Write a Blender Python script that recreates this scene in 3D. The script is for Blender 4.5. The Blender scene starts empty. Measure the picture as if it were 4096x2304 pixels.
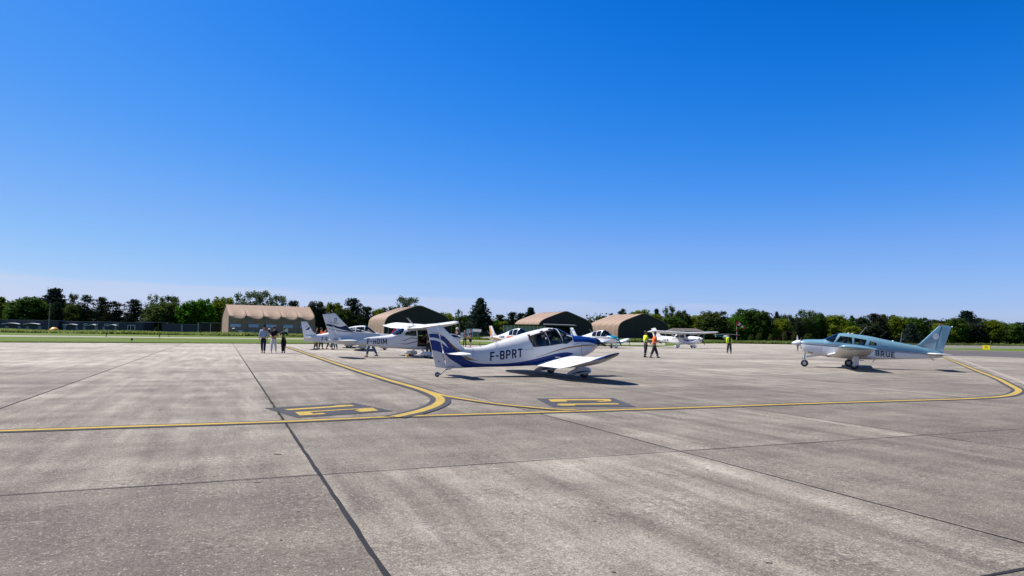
import bpy, bmesh, math, random
from mathutils import Vector, Matrix
from mathutils.bvhtree import BVHTree
R_ = math.radians
PI = math.pi
scene = bpy.context.scene
col = scene.collection

# ------------------------------------------------------------------ camera
CAM_H = 1.50
FPX = 2700.0                                  # focal length in pixels of a 4096 wide frame
ROLL = math.atan(0.0155)
PITCH = math.atan(183 * math.cos(ROLL) / FPX)
_F = Vector((0, math.cos(PITCH), math.sin(PITCH)))
_R0 = Vector((1, 0, 0)); _U0 = Vector((0, -math.sin(PITCH), math.cos(PITCH)))
_R = _R0 * math.cos(ROLL) + _U0 * math.sin(ROLL)
_U = _U0 * math.cos(ROLL) - _R0 * math.sin(ROLL)
CAM = Vector((0, 0, CAM_H))
cd = bpy.data.cameras.new('camera'); cam = bpy.data.objects.new('camera', cd); col.objects.link(cam)
cd.sensor_width = 36; cd.lens = 36 * FPX / 4096; cd.clip_start = 0.1; cd.clip_end = 9000
m = Matrix((( _R.x, _U.x, -_F.x, 0), (_R.y, _U.y, -_F.y, 0), (_R.z, _U.z, -_F.z, 0), (0, 0, 0, 1)))
cam.matrix_world = Matrix.Translation(CAM) @ m
scene.camera = cam

# ------------------------------------------------------------------ sky and sun
SUN_TO = Vector((-0.60, 0.24, 1.0)).normalized()     # towards the sun
SUN_EL = math.asin(SUN_TO.z); SUN_AZ = math.atan2(SUN_TO.x, SUN_TO.y)
world = bpy.data.worlds.new('World'); scene.world = world; world.use_nodes = True
nt = world.node_tree; N = nt.nodes; L = nt.links
bg = N['Background']
sky = N.new('ShaderNodeTexSky'); sky.sky_type = 'NISHITA'; sky.sun_disc = False
sky.sun_elevation = SUN_EL; sky.sun_rotation = SUN_AZ
sky.air_density = 1.0; sky.dust_density = 0.35; sky.ozone_density = 3.2; sky.altitude = 0
hs = N.new('ShaderNodeHueSaturation'); hs.inputs['Saturation'].default_value = 1.22
hs.inputs['Value'].default_value = 1.0
L.new(sky.outputs[0], hs.inputs['Color'])
tc = N.new('ShaderNodeTexCoord')
sep = N.new('ShaderNodeSeparateXYZ'); L.new(tc.outputs['Generated'], sep.inputs[0])
def mth(op, a, b=None, nt_=None, clamp=False):
    n = (nt_ or nt).nodes.new('ShaderNodeMath'); n.operation = op; n.use_clamp = clamp
    for i, v in enumerate((a, b)):
        if v is None: continue
        if isinstance(v, (int, float)): n.inputs[i].default_value = v
        else: (nt_ or nt).links.new(v, n.inputs[i])
    return n.outputs[0]
# thin cirrus bank low over the horizon, thicker to the left
mp = N.new('ShaderNodeMapping'); mp.inputs['Scale'].default_value = (5.0, 5.0, 46.0)
L.new(tc.outputs['Generated'], mp.inputs[0])
nz = N.new('ShaderNodeTexNoise'); nz.inputs['Scale'].default_value = 1.0; nz.inputs['Detail'].default_value = 5
nz.inputs['Roughness'].default_value = 0.55
L.new(mp.outputs[0], nz.inputs['Vector'])
top = mth('ADD', mth('MULTIPLY', sep.outputs[0], -0.022), 0.0535)          # upper edge of the bank
top = mth('ADD', top, mth('MULTIPLY', mth('SUBTRACT', nz.outputs[0], 0.5), 0.022))
edge = mth('DIVIDE', mth('SUBTRACT', top, sep.outputs[2]), 0.006, clamp=True)
mask = mth('MULTIPLY', edge, mth('ADD', mth('MULTIPLY', nz.outputs[0], 0.55), mth('MULTIPLY', sep.outputs[0], -0.35)), clamp=True)
mixc = N.new('ShaderNodeMixRGB'); mixc.inputs['Color2'].default_value = (6.3, 6.7, 8.4, 1)
def vmul(sock, k):
    n = N.new('ShaderNodeVectorMath'); n.operation = 'SCALE'; n.inputs['Scale'].default_value = k
    L.new(sock, n.inputs[0]); return n.outputs[0]
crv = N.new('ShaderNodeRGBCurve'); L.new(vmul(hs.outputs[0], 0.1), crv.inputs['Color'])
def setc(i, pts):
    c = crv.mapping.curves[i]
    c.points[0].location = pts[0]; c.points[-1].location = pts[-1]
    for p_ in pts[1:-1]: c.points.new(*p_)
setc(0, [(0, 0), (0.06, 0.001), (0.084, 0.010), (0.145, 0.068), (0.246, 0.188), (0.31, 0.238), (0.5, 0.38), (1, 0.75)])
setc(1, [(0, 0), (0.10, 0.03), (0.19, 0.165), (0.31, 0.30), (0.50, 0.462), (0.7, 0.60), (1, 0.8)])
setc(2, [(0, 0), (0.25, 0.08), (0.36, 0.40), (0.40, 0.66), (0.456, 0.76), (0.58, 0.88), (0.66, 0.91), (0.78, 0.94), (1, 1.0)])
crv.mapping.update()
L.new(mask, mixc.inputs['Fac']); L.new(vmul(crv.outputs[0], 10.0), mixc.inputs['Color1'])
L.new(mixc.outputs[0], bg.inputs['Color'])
bg.inputs['Strength'].default_value = 0.0625
sd = bpy.data.lights.new('sun', 'SUN'); sd.energy = 5.0; sd.angle = R_(0.53); sd.color = (1.0, 0.945, 0.86)
sun = bpy.data.objects.new('sun', sd); col.objects.link(sun)
sun.rotation_euler = (-SUN_TO).to_track_quat('-Z', 'Y').to_euler(); sun.location = (-40, 20, 60)
scene.view_settings.view_transform = 'Standard'; scene.view_settings.look = 'None'
scene.view_settings.exposure = 0.68; scene.view_settings.gamma = 1.0
scene.cycles.max_bounces = 6; scene.cycles.transparent_max_bounces = 12
scene.cycles.use_denoising = True

# ------------------------------------------------------------------ photo geometry helpers
def ray(px, py): return _F + _R * ((px - 2048) / FPX) - _U * ((py - 1152) / FPX)
def G(px, py, z=0.0):
    d = ray(px, py); return CAM + d * ((z - CAM_H) / d.z)
def W(px, py, Y):
    d = ray(px, py); return CAM + d * (Y / d.y)
def hz(px): return 1335 + (px - 2048) * 0.0155

# ------------------------------------------------------------------ materials
def newmat(name):
    m = bpy.data.materials.new(name); m.use_nodes = True
    return m, m.node_tree, m.node_tree.nodes['Principled BSDF']
MAT = {}
def paint(name, c, rough=0.35, coat=0.0, metal=0.0, var=0.06, scale=3.0, dark_back=False, bump=0.0, dirt=0.0, spec=0.5):
    """plain surface with a little procedural unevenness"""
    if name in MAT: return MAT[name]
    m, t, b = newmat(name)
    tc = t.nodes.new('ShaderNodeTexCoord')
    n = t.nodes.new('ShaderNodeTexNoise'); n.inputs['Scale'].default_value = scale; n.inputs['Detail'].default_value = 4
    t.links.new(tc.outputs['Object'], n.inputs['Vector'])
    r = t.nodes.new('ShaderNodeValToRGB')
    r.color_ramp.elements[0].position = 0.3; r.color_ramp.elements[1].position = 0.7
    r.color_ramp.elements[0].color = tuple(x * (1 - var - dirt) for x in c) + (1,)
    r.color_ramp.elements[1].color = tuple(min(1, x * (1 + var)) for x in c) + (1,)
    t.links.new(n.outputs[0], r.inputs[0])
    out = r.outputs[0]
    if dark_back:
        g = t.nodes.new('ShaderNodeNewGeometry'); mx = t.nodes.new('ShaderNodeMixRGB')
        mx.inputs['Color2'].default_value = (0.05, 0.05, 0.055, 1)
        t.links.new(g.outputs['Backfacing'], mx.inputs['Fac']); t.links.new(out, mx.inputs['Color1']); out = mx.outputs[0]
    t.links.new(out, b.inputs['Base Color'])
    b.inputs['Roughness'].default_value = rough; b.inputs['Metallic'].default_value = metal
    b.inputs['Coat Weight'].default_value = coat; b.inputs['Coat Roughness'].default_value = 0.08
    b.inputs['Specular IOR Level'].default_value = spec
    if bump:
        bp = t.nodes.new('ShaderNodeBump'); bp.inputs['Strength'].default_value = bump; bp.inputs['Distance'].default_value = 0.02
        t.links.new(n.outputs[0], bp.inputs['Height']); t.links.new(bp.outputs[0], b.inputs['Normal'])
    MAT[name] = m; return m
def glass(name, tint=(0.75, 0.8, 0.82), refl=1.0):
    if name in MAT: return MAT[name]
    m, t, b = newmat(name); t.nodes.remove(b)
    tr = t.nodes.new('ShaderNodeBsdfTransparent'); tr.inputs[0].default_value = tint + (1,)
    gl = t.nodes.new('ShaderNodeBsdfGlossy'); gl.inputs['Roughness'].default_value = 0.03
    gl.inputs['Color'].default_value = (refl, refl, refl, 1)
    lw = t.nodes.new('ShaderNodeFresnel'); lw.inputs[0].default_value = 1.5
    mx = t.nodes.new('ShaderNodeMixShader')
    t.links.new(lw.outputs[0], mx.inputs[0]); t.links.new(tr.outputs[0], mx.inputs[1]); t.links.new(gl.outputs[0], mx.inputs[2])
    t.links.new(mx.outputs[0], t.nodes['Material Output'].inputs[0])
    MAT[name] = m; return m
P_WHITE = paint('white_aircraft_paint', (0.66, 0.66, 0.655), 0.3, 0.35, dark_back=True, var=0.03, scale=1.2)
P_WING = paint('white_wing_paint', (0.68, 0.68, 0.67), 0.42, 0.15, var=0.03, scale=1.2)
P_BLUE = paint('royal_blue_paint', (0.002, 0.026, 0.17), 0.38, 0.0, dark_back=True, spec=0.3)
P_NAVY = paint('navy_paint', (0.006, 0.010, 0.055), 0.4, 0.0, spec=0.3)
P_GOLD = paint('ochre_paint', (0.30, 0.15, 0.03), 0.4)
P_YEL = paint('yellow_paint', (0.72, 0.38, 0.03), 0.4)
P_ORNG = paint('orange_paint', (0.75, 0.13, 0.02), 0.4)
P_RED = paint('red_paint', (0.45, 0.02, 0.02), 0.35)
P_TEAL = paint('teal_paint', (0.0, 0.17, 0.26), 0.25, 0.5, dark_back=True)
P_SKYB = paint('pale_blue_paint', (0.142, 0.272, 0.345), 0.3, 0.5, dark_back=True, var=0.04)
P_GREYB = paint('blue_grey_stripe', (0.030, 0.065, 0.095), 0.45, spec=.3)
P_BLACK = paint('black_trim', (0.012, 0.012, 0.014), 0.5)
P_RUB = paint('tyre_rubber', (0.015, 0.015, 0.016), 0.75)
P_METAL = paint('bare_metal', (0.45, 0.45, 0.46), 0.35, metal=0.9)
P_GREYM = paint('grey_metal', (0.32, 0.33, 0.35), 0.45)
P_SEAM = paint('panel_gap', (0.10, 0.11, 0.14), 0.6)
P_PAPER = paint('paper_white', (0.75, 0.75, 0.78), 0.7)
P_SEAT = paint('grey_upholstery', (0.10, 0.10, 0.11), 0.8)
P_SEATB = paint('brown_upholstery', (0.10, 0.06, 0.035), 0.8)
M_GLASS = glass('canopy_perspex', (0.72, 0.74, 0.76))
M_GLASSG = glass('green_tinted_perspex', (0.62, 0.85, 0.84))

# ------------------------------------------------------------------ object helpers
def tag(o, label=None, cat=None, group=None, kind=None):
    if label: o['label'] = label
    if cat: o['category'] = cat
    if group: o['group'] = group
    if kind: o['kind'] = kind
    return o
def empty(name, loc=(0, 0, 0), rz=0.0):
    e = bpy.data.objects.new(name, None); col.objects.link(e); e.location = loc; e.rotation_euler = (0, 0, rz)
    e.empty_display_size = 0.3
    return e
class MB:
    def __init__(s): s.v = []; s.f = []; s.mi = []
    def add(s, vs, fs, mi=0):
        o = len(s.v); s.v += [tuple(v) for v in vs]
        s.f += [tuple(i + o for i in f) for f in fs]; s.mi += [mi] * len(fs)
    def box(s, c, d, rz=0.0, mi=0, ry=0.0, taper=1.0):
        cx, cy, cz = c; dx, dy, dz = (d[0] / 2, d[1] / 2, d[2] / 2)
        vs = []
        rot = Matrix.Rotation(rz, 3, 'Z') @ Matrix.Rotation(ry, 3, 'Y')
        for z in (-1, 1):
            k = taper if z > 0 else 1
            for x, y in ((-1, -1), (1, -1), (1, 1), (-1, 1)):
                vs.append(Vector((cx, cy, cz)) + rot @ Vector((x * dx * k, y * dy * k, z * dz)))
        s.add(vs, [(0, 3, 2, 1), (4, 5, 6, 7), (0, 1, 5, 4), (1, 2, 6, 5), (2, 3, 7, 6), (3, 0, 4, 7)], mi)
    def tube(s, pts, r, n=8, mi=0, caps=True):
        pts = [Vector(p) for p in pts]
        rs = r if isinstance(r, (list, tuple)) else [r] * len(pts)
        rings = []
        for i, p in enumerate(pts):
            d = (pts[min(i + 1, len(pts) - 1)] - pts[max(i - 1, 0)]).normalized()
            a = d.cross(Vector((0, 0, 1)))
            if a.length < 1e-3: a = d.cross(Vector((0, 1, 0)))
            a.normalize(); b = d.cross(a)
            rings.append([p + (a * math.cos(t) + b * math.sin(t)) * rs[i] for t in [2 * PI * k / n for k in range(n)]])
        s.rings(rings, mi, caps)
    def rings(s, rings, mi=0, caps=True, closed=True):
        n = len(rings[0]); vs = [p for r in rings for p in r]; fs = []
        for i in range(len(rings) - 1):
            for k in range(n if closed else n - 1):
                k2 = (k + 1) % n
                fs.append((i * n + k, i * n + k2, (i + 1) * n + k2, (i + 1) * n + k))
        if caps:
            fs.append(tuple(range(n - 1, -1, -1))); fs.append(tuple((len(rings) - 1) * n + k for k in range(n)))
        s.add(vs, fs, mi)
    def lathe(s, prof, c, axis='x', n=20, mi=0):
        """prof: (along, radius)"""
        rings = []
        for a, r in prof:
            rr = []
            for k in range(n):
                t = 2 * PI * k / n; u, w = r * math.cos(t), r * math.sin(t)
                v = {'x': (a, u, w), 'y': (u, a, w), 'z': (u, w, a)}[axis]
                rr.append(Vector(c) + Vector(v))
            rings.append(rr)
        s.rings(rings, mi)
    def build(s, name, mats, parent=None, smooth=True, fix=True):
        me = bpy.data.meshes.new(name); me.from_pydata(s.v, [], s.f); me.update()
        if not isinstance(mats, (list, tuple)): mats = [mats]
        for m_ in mats: me.materials.append(m_)
        me.polygons.foreach_set('material_index', s.mi)
        if fix:
            bm = bmesh.new(); bm.from_mesh(me); bmesh.ops.recalc_face_normals(bm, faces=bm.faces); bm.to_mesh(me); bm.free()
        if smooth: shade(me)
        o = bpy.data.objects.new(name, me); col.objects.link(o)
        if parent: o.parent = parent
        return o
def shade(me, ang=35):
    me.polygons.foreach_set('use_smooth', [True] * len(me.polygons))
    bm = bmesh.new(); bm.from_mesh(me)
    lim = R_(ang)
    for e in bm.edges:
        if len(e.link_faces) == 2 and e.calc_face_angle(0) > lim: e.smooth = False
    bm.to_mesh(me); bm.free()
def interp(tab, x):
    """monotone-ish cubic through rows (x, a, b, ...) sorted by x"""
    n = len(tab)
    if x <= tab[0][0]: return list(tab[0][1:])
    if x >= tab[-1][0]: return list(tab[-1][1:])
    for i in range(n - 1):
        if tab[i][0] <= x <= tab[i + 1][0]: break
    x0, x1 = tab[i][0], tab[i + 1][0]; h = x1 - x0; t = (x - x0) / h
    out = []
    for j in range(1, len(tab[0])):
        def sl(k):
            if k <= 0 or k >= n - 1: 
                k0, k1 = (0, 1) if k <= 0 else (n - 2, n - 1)
                return (tab[k1][j] - tab[k0][j]) / (tab[k1][0] - tab[k0][0])
            a = (tab[k][j] - tab[k - 1][j]) / (tab[k][0] - tab[k - 1][0]); b = (tab[k + 1][j] - tab[k][j]) / (tab[k + 1][0] - tab[k][0])
            if a * b <= 0: return 0.0
            return 2 * a * b / (a + b)
        m0, m1 = sl(i), sl(i + 1); p0, p1 = tab[i][j], tab[i + 1][j]
        out.append((2*t**3-3*t*t+1)*p0 + (t**3-2*t*t+t)*h*m0 + (-2*t**3+3*t*t)*p1 + (t**3-t*t)*h*m1)
    return out
def smooth_line(pts, n):
    """pts along first coordinate order; catmull-rom sampled n points"""
    P = [Vector(p) for p in pts]; out = []
    for i in range(n):
        s = i / (n - 1) * (len(P) - 1); k = min(int(s), len(P) - 2); t = s - k
        p0 = P[max(k - 1, 0)]; p1 = P[k]; p2 = P[k + 1]; p3 = P[min(k + 2, len(P) - 1)]
        out.append(0.5 * ((2 * p1) + (p2 - p0) * t + (2 * p0 - 5 * p1 + 4 * p2 - p3) * t * t + (3 * p1 - p0 - 3 * p2 + p3) * t ** 3))
    return out

# ================================================================== GROUND
def ground_mat(name, ramp, scales, rough=0.95, bump=0.3):
    m, t, b = newmat(name)
    tc = t.nodes.new('ShaderNodeTexCoord'); prev = None
    for sc, w in scales:
        n = t.nodes.new('ShaderNodeTexNoise'); n.inputs['Scale'].default_value = sc; n.inputs['Detail'].default_value = 6
        n.inputs['Roughness'].default_value = 0.6
        t.links.new(tc.outputs['Object'], n.inputs['Vector'])
        v = mth('MULTIPLY', n.outputs[0], w, t)
        prev = v if prev is None else mth('ADD', prev, v, t)
    r = t.nodes.new('ShaderNodeValToRGB'); e = r.color_ramp.elements
    e[0].position = ramp[0][0]; e[0].color = ramp[0][1] + (1,); e[1].position = ramp[-1][0]; e[1].color = ramp[-1][1] + (1,)
    for p_, c_ in ramp[1:-1]:
        x = e.new(p_); x.color = c_ + (1,)
    t.links.new(prev, r.inputs[0]); t.links.new(r.outputs[0], b.inputs['Base Color'])
    b.inputs['Roughness'].default_value = rough; b.inputs['Specular IOR Level'].default_value = 0.2
    if bump:
        bp = t.nodes.new('ShaderNodeBump'); bp.inputs['Strength'].default_value = bump; bp.inputs['Distance'].default_value = 0.05
        t.links.new(prev, bp.inputs['Height']); t.links.new(bp.outputs[0], b.inputs['Normal'])
    MAT[name] = m; return m
M_GRASS = ground_mat('mown_grass', [(0.36, (0.052, 0.080, 0.006)), (0.5, (0.080, 0.118, 0.011)), (0.66, (0.135, 0.155, 0.026))],
                     [(0.06, 0.5), (0.9, 0.25), (6.0, 0.25)])
UD = Vector((-0.392, 0.920, 0)); VD = Vector((0.920, 0.392, 0))     # the two directions of the slab joints
AX = math.atan2(VD.y, VD.x)

def concrete_mat():
    m, t, b = newmat('weathered_concrete'); nd = t.nodes; lk = t.links
    tc = nd.new('ShaderNodeTexCoord')
    mp = nd.new('ShaderNodeMapping'); mp.inputs['Rotation'].default_value = (0, 0, -AX)
    lk.new(tc.outputs['Object'], mp.inputs[0])            # x along V, y along U
    def noise(scale, detail=5, rough=0.6, vec=None, st=None):
        v = vec or mp.outputs[0]
        if st:
            q = nd.new('ShaderNodeMapping'); q.inputs['Scale'].default_value = st; lk.new(v, q.inputs[0]); v = q.outputs[0]
        n = nd.new('ShaderNodeTexNoise'); n.inputs['Scale'].default_value = scale
        n.inputs['Detail'].default_value = detail; n.inputs['Roughness'].default_value = rough
        lk.new(v, n.inputs['Vector']); return n.outputs[0]
    # slab tone: one random value per slab
    off = nd.new('ShaderNodeMapping'); off.inputs['Location'].default_value = (-0.99 / 4.62 + 40, -2.85 / 4.58 + 40, 0)
    off.inputs['Scale'].default_value = (1 / 4.62, 1 / 4.58, 0); lk.new(mp.outputs[0], off.inputs[0])
    fl = nd.new('ShaderNodeVectorMath'); fl.operation = 'FLOOR'; lk.new(off.outputs[0], fl.inputs[0])
    wn = nd.new('ShaderNodeTexWhiteNoise'); lk.new(fl.outputs[0], wn.inputs['Vector'])
    big = noise(0.16, 4, 0.6); mid = noise(1.1, 6, 0.68); patch = noise(0.55, 8, 0.72)
    streak = noise(1.0, 5, 0.6, st=(2.4, 0.22, 1))       # broom and tyre streaks along U
    streak2 = noise(1.0, 4, 0.55, st=(0.10, 0.9, 1))     # across
    fine = noise(34, 4, 0.75); grit = noise(110, 2, 0.6)
    def lin(*tw):
        s = None
        for v, w in tw:
            q = mth('MULTIPLY', mth('SUBTRACT', v, 0.5, t), w, t); s = q if s is None else mth('ADD', s, q, t)
        return s
    grain = noise(75, 3, 0.7)
    sp = nd.new('ShaderNodeSeparateXYZ'); lk.new(mp.outputs[0], sp.inputs[0])
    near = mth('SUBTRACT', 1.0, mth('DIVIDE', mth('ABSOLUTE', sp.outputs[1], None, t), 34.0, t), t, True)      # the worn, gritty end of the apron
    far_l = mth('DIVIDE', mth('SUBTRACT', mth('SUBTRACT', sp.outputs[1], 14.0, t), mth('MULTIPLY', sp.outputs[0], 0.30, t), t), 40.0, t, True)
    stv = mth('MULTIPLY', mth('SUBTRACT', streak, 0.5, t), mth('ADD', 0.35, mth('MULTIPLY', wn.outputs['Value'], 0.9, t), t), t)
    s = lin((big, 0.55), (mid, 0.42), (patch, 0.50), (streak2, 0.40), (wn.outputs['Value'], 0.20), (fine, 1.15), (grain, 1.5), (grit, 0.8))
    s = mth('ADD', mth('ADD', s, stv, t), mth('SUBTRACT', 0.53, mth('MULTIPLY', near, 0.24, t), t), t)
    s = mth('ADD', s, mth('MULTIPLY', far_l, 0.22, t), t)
    # worn lace: where the skin of the concrete has gone the stones show dark and pale
    worn = mth('MULTIPLY', mth('SUBTRACT', noise(0.9, 6, 0.7), 0.46, t), 7.0, t, True)
    lace = mth('SUBTRACT', noise(15, 5, 0.8), 0.5, t)
    s = mth('ADD', s, mth('MULTIPLY', mth('MULTIPLY', lace, mth('ADD', mth('MULTIPLY', worn, 1.5, t), 0.5, t), t), mth('ADD', mth('MULTIPLY', near, 0.9, t), 0.25, t), t), t)
    pale = mth('MULTIPLY', mth('SUBTRACT', noise(1.0, 5, 0.6, st=(3.6, 0.30, 1)), 0.54, t), 5.0, t, True)
    s = mth('ADD', s, mth('MULTIPLY', mth('MULTIPLY', pale, mth('GREATER_THAN', wn.outputs['Value'], 0.45, t), t), 0.13, t), t)
    r = nd.new('ShaderNodeValToRGB'); e = r.color_ramp.elements
    e[0].position = 0.05; e[0].color = (0.078, 0.065, 0.056, 1)
    e[1].position = 0.98; e[1].color = (0.390, 0.354, 0.298, 1)
    x = e.new(0.5); x.color = (0.197, 0.172, 0.143, 1)
    lk.new(s, r.inputs[0])
    # aggregate: pale and dark stones showing in the worn surface
    vo = nd.new('ShaderNodeTexVoronoi'); vo.inputs['Scale'].default_value = 46; lk.new(mp.outputs[0], vo.inputs['Vector'])
    sepc = nd.new('ShaderNodeSeparateColor'); lk.new(vo.outputs['Color'], sepc.inputs[0])
    st_l = mth('MULTIPLY', mth('GREATER_THAN', sepc.outputs[0], 0.925, t), mth('LESS_THAN', vo.outputs['Distance'], 0.42, t), t)
    st_d = mth('MULTIPLY', mth('LESS_THAN', sepc.outputs[0], 0.16, t), mth('LESS_THAN', vo.outputs['Distance'], 0.45, t), t)
    m1 = nd.new('ShaderNodeMixRGB'); m1.inputs['Color2'].default_value = (0.37, 0.34, 0.30, 1)
    lk.new(mth('MULTIPLY', st_l, 0.55, t), m1.inputs['Fac']); lk.new(r.outputs[0], m1.inputs['Color1'])
    m2 = nd.new('ShaderNodeMixRGB'); m2.inputs['Color2'].default_value = (0.075, 0.065, 0.06, 1)
    lk.new(mth('MULTIPLY', st_d, 0.55, t), m2.inputs['Fac']); lk.new(m1.outputs[0], m2.inputs['Color1'])
    lk.new(m2.outputs[0], b.inputs['Base Color'])
    b.inputs['Roughness'].default_value = 0.9; b.inputs['Specular IOR Level'].default_value = 0.25
    h = mth('ADD', mth('MULTIPLY', fine, 0.6, t), mth('MULTIPLY', grit, 0.4, t), t)
    bp = nd.new('ShaderNodeBump'); bp.inputs['Strength'].default_value = 0.5; bp.inputs['Distance'].default_value = 0.010
    lk.new(h, bp.inputs['Height']); lk.new(bp.outputs[0], b.inputs['Normal'])
    return m
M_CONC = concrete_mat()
M_STRIP = ground_mat('pale_taxiway_concrete', [(0.35, (0.22, 0.21, 0.165)), (0.65, (0.33, 0.315, 0.25))], [(0.08, 0.5), (1.5, 0.5)], bump=0.1)
M_TARG = ground_mat('grey_taxiway', [(0.35, (0.11, 0.11, 0.085)), (0.65, (0.17, 0.165, 0.135))], [(0.08, 0.5), (1.5, 0.5)], bump=0.1)
M_ASPH = ground_mat('dark_asphalt', [(0.33, (0.060, 0.054, 0.055)), (0.52, (0.095, 0.085, 0.084)), (0.68, (0.135, 0.122, 0.118))], [(0.10, 0.4), (0.9, 0.35), (14, 0.25)], bump=0.1)
M_LINEY = ground_mat('worn_yellow_marking', [(0.37, (0.19, 0.145, 0.075)), (0.46, (0.35, 0.245, 0.062)), (0.7, (0.41, 0.295, 0.072))], [(1.2, 0.4), (18, 0.6)], bump=0.1)
M_LINEK = ground_mat('dark_marking_border', [(0.3, (0.036, 0.038, 0.046)), (0.62, (0.062, 0.063, 0.074)), (0.75, (0.12, 0.115, 0.11))], [(1.0, 0.5), (25, 0.5)], bump=0.1)
M_JOINT = ground_mat('joint_sealant', [(0.3, (0.014, 0.015, 0.018)), (0.7, (0.030, 0.030, 0.034))], [(2.0, 0.5), (30, 0.5)], bump=0.2)

def sheet(name, pts, z, mat, grid=0):
    me = bpy.data.meshes.new(name); me.from_pydata([(p[0], p[1], z) for p in pts], [], [tuple(range(len(pts)))])
    me.materials.append(mat); me.update()
    bm = bmesh.new(); bm.from_mesh(me)
    for f in bm.faces:
        if f.normal.z < 0: f.normal_flip()
    bmesh.ops.triangulate(bm, faces=bm.faces[:]); bm.to_mesh(me); bm.free()
    o = bpy.data.objects.new(name, me); col.objects.link(o); tag(o, kind='structure'); return o
sheet('ground', [(-2600, -60), (2600, -60), (2600, 5200), (-2600, 5200)], -0.016, M_GRASS)
def g2(pts): return [tuple(G(*p)[:2]) for p in pts]
# apron outline: far edge traced where grass begins, with the opening of the taxiway at the right
far = g2([(0, 1370), (560, 1372.4), (1150, 1375.4), (1900, 1380.5), (2500, 1385.4), (2640, 1387), (2690, 1382.5), (2760, 1375.2), (2920, 1374.0), (3080, 1376.5), (3240, 1379), (3400, 1383), (3500, 1390)])
ext_l = (far[0][0] - 92, far[0][1] - 38)
right = g2([(3560, 1397), (3775, 1399.5), (4096, 1405.5)])
ext_r = (right[-1][0] + 60, right[-1][1] - 4)
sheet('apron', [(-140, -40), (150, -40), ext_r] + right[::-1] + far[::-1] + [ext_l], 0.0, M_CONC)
# dark asphalt shoulder at the right
a1 = g2([(3560, 1397.6), (3775, 1400.2), (4096, 1406.2)]); a2 = g2([(4096, 1432), (3900, 1424.5), (3700, 1421), (3480, 1417), (3350, 1409), (3300, 1404)])
sheet('asphalt_shoulder', a1 + [(a1[-1][0] + 50, a1[-1][1] - 2), (a2[0][0] + 40, a2[0][1] + 10)] + a2, 0.004, M_ASPH)
# the taxiway behind the apron
n1 = g2([(-300, 1341.6), (0, 1346.2), (450, 1349.8), (900, 1354.2), (1900, 1364.8), (2480, 1378.4), (2660, 1381.6)])
f1 = g2([(2660, 1370.6), (2480, 1369.6), (1900, 1361.4), (900, 1350), (450, 1345), (0, 1340.2), (-300, 1336)])
sheet('taxiway', n1 + f1, -0.008, M_STRIP)
n2 = g2([(3560, 1393), (3900, 1393.5), (4096, 1395), (4400, 1399)]); f2 = g2([(4400, 1386), (4096, 1384.5), (3900, 1382.5), (3560, 1379)])
sheet('service_road', n2 + f2, -0.008, M_TARG)

# slab joints -------------------------------------------------------
rj = random.Random(4)
def uv(u, v): return UD * u + VD * v
def strip_pts(c, w, wob=0.0):
    lft, rgt = [], []
    for i, p in enumerate(c):
        a = c[max(i - 1, 0)]; b_ = c[min(i + 1, len(c) - 1)]
        d = (b_ - a).normalized(); nrm = Vector((-d.y, d.x, 0))
        lft.append(p + nrm * (w / 2 + rj.uniform(-wob, wob))); rgt.append(p - nrm * (w / 2 + rj.uniform(-wob, wob)))
    return lft, rgt
def ribbon(mb, c, w, z, wob=0.0, mi=0, off=0.0):
    lft, rgt = strip_pts(c, w, wob)
    n = len(c); vs = [(p.x, p.y, z) for p in lft] + [(p.x, p.y, z) for p in rgt]
    mb.add(vs, [(i, n + i, n + i + 1, i + 1) for i in range(n - 1)], mi)
def inside_apron(p):
    q = p
    if q.y > 60 + (q.x + 47) * 0.44: return False
    return True
def joint(name, u0, v0, u1, v1, w, z):
    mb = MB(); L_ = math.hypot(u1 - u0, v1 - v0); n = max(3, min(260, int(L_ / 0.22)))
    pts = []
    for i in range(n + 1):
        f = (i / n) ** 1.6
        pts.append(uv(u0 + (u1 - u0) * f, v0 + (v1 - v0) * f))
    ribbon(mb, pts, w, z, w * 0.13)
    o = mb.build(name, M_JOINT, smooth=False, fix=False); tag(o, kind='structure'); return o
k = 0
for i in range(-9, 22):
    v = {0: 0.99, 1: 5.56, 2: 10.3, -1: -3.66}.get(i, 0.99 + 4.64 * i)
    w = {0: 0.042, 1: 0.020, -1: 0.034, 2: 0.016}.get(i, 0.018)
    joint('slab_joint', 0.5, v, 92 - abs(i) * 1.0, v, w, 0.004)
for i in range(0, 19):
    u = {0: 2.87, 1: 7.36, 2: 11.95, 3: 16.43, 5: 26.1}.get(i, 2.87 + 4.62 * i)
    w = {0: 0.03, 1: 0.017, 2: 0.010}.get(i, 0.012)
    joint('cross_joint', u, -26 if i < 4 else -40, u, 70, w, 0.0048)

# yellow taxi lines -------------------------------------------------
def taxi_line(name, pts, n, z, wy=0.20, wk=0.44):
    c = [Vector((p[0], p[1], 0)) for p in smooth_line([(a, b_, 0) for a, b_ in pts], n)]
    e = empty(name); tag(e, kind='structure')
    mb = MB(); ribbon(mb, c, wk, z); mb.build('dark_border', M_LINEK, e, smooth=False)
    mb = MB(); ribbon(mb, c, wy, z + 0.004); mb.build('yellow_line', M_LINEY, e, smooth=False)
    return e
D_ = 4096 / 2576
main = g2([(-700, 1748), (0, 1726), (560, 1707), (1135, 1688), (1590, 1668), (2048, 1654), (2700, 1634), (3300, 1613.5), (3700, 1601.6), (3825, 1598), (3933, 1592.6), (4005, 1587), (4050, 1578.5), (4072, 1567.5), (4071, 1558), (4041, 1541.5), (3987, 1513.7), (3915, 1486), (3861.5, 1464), (3807.7, 1442), (3766, 1426.7), (3700, 1410)])
taxi_line('taxi_line', main, 260, 0.008, 0.175, 0.38)
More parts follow.
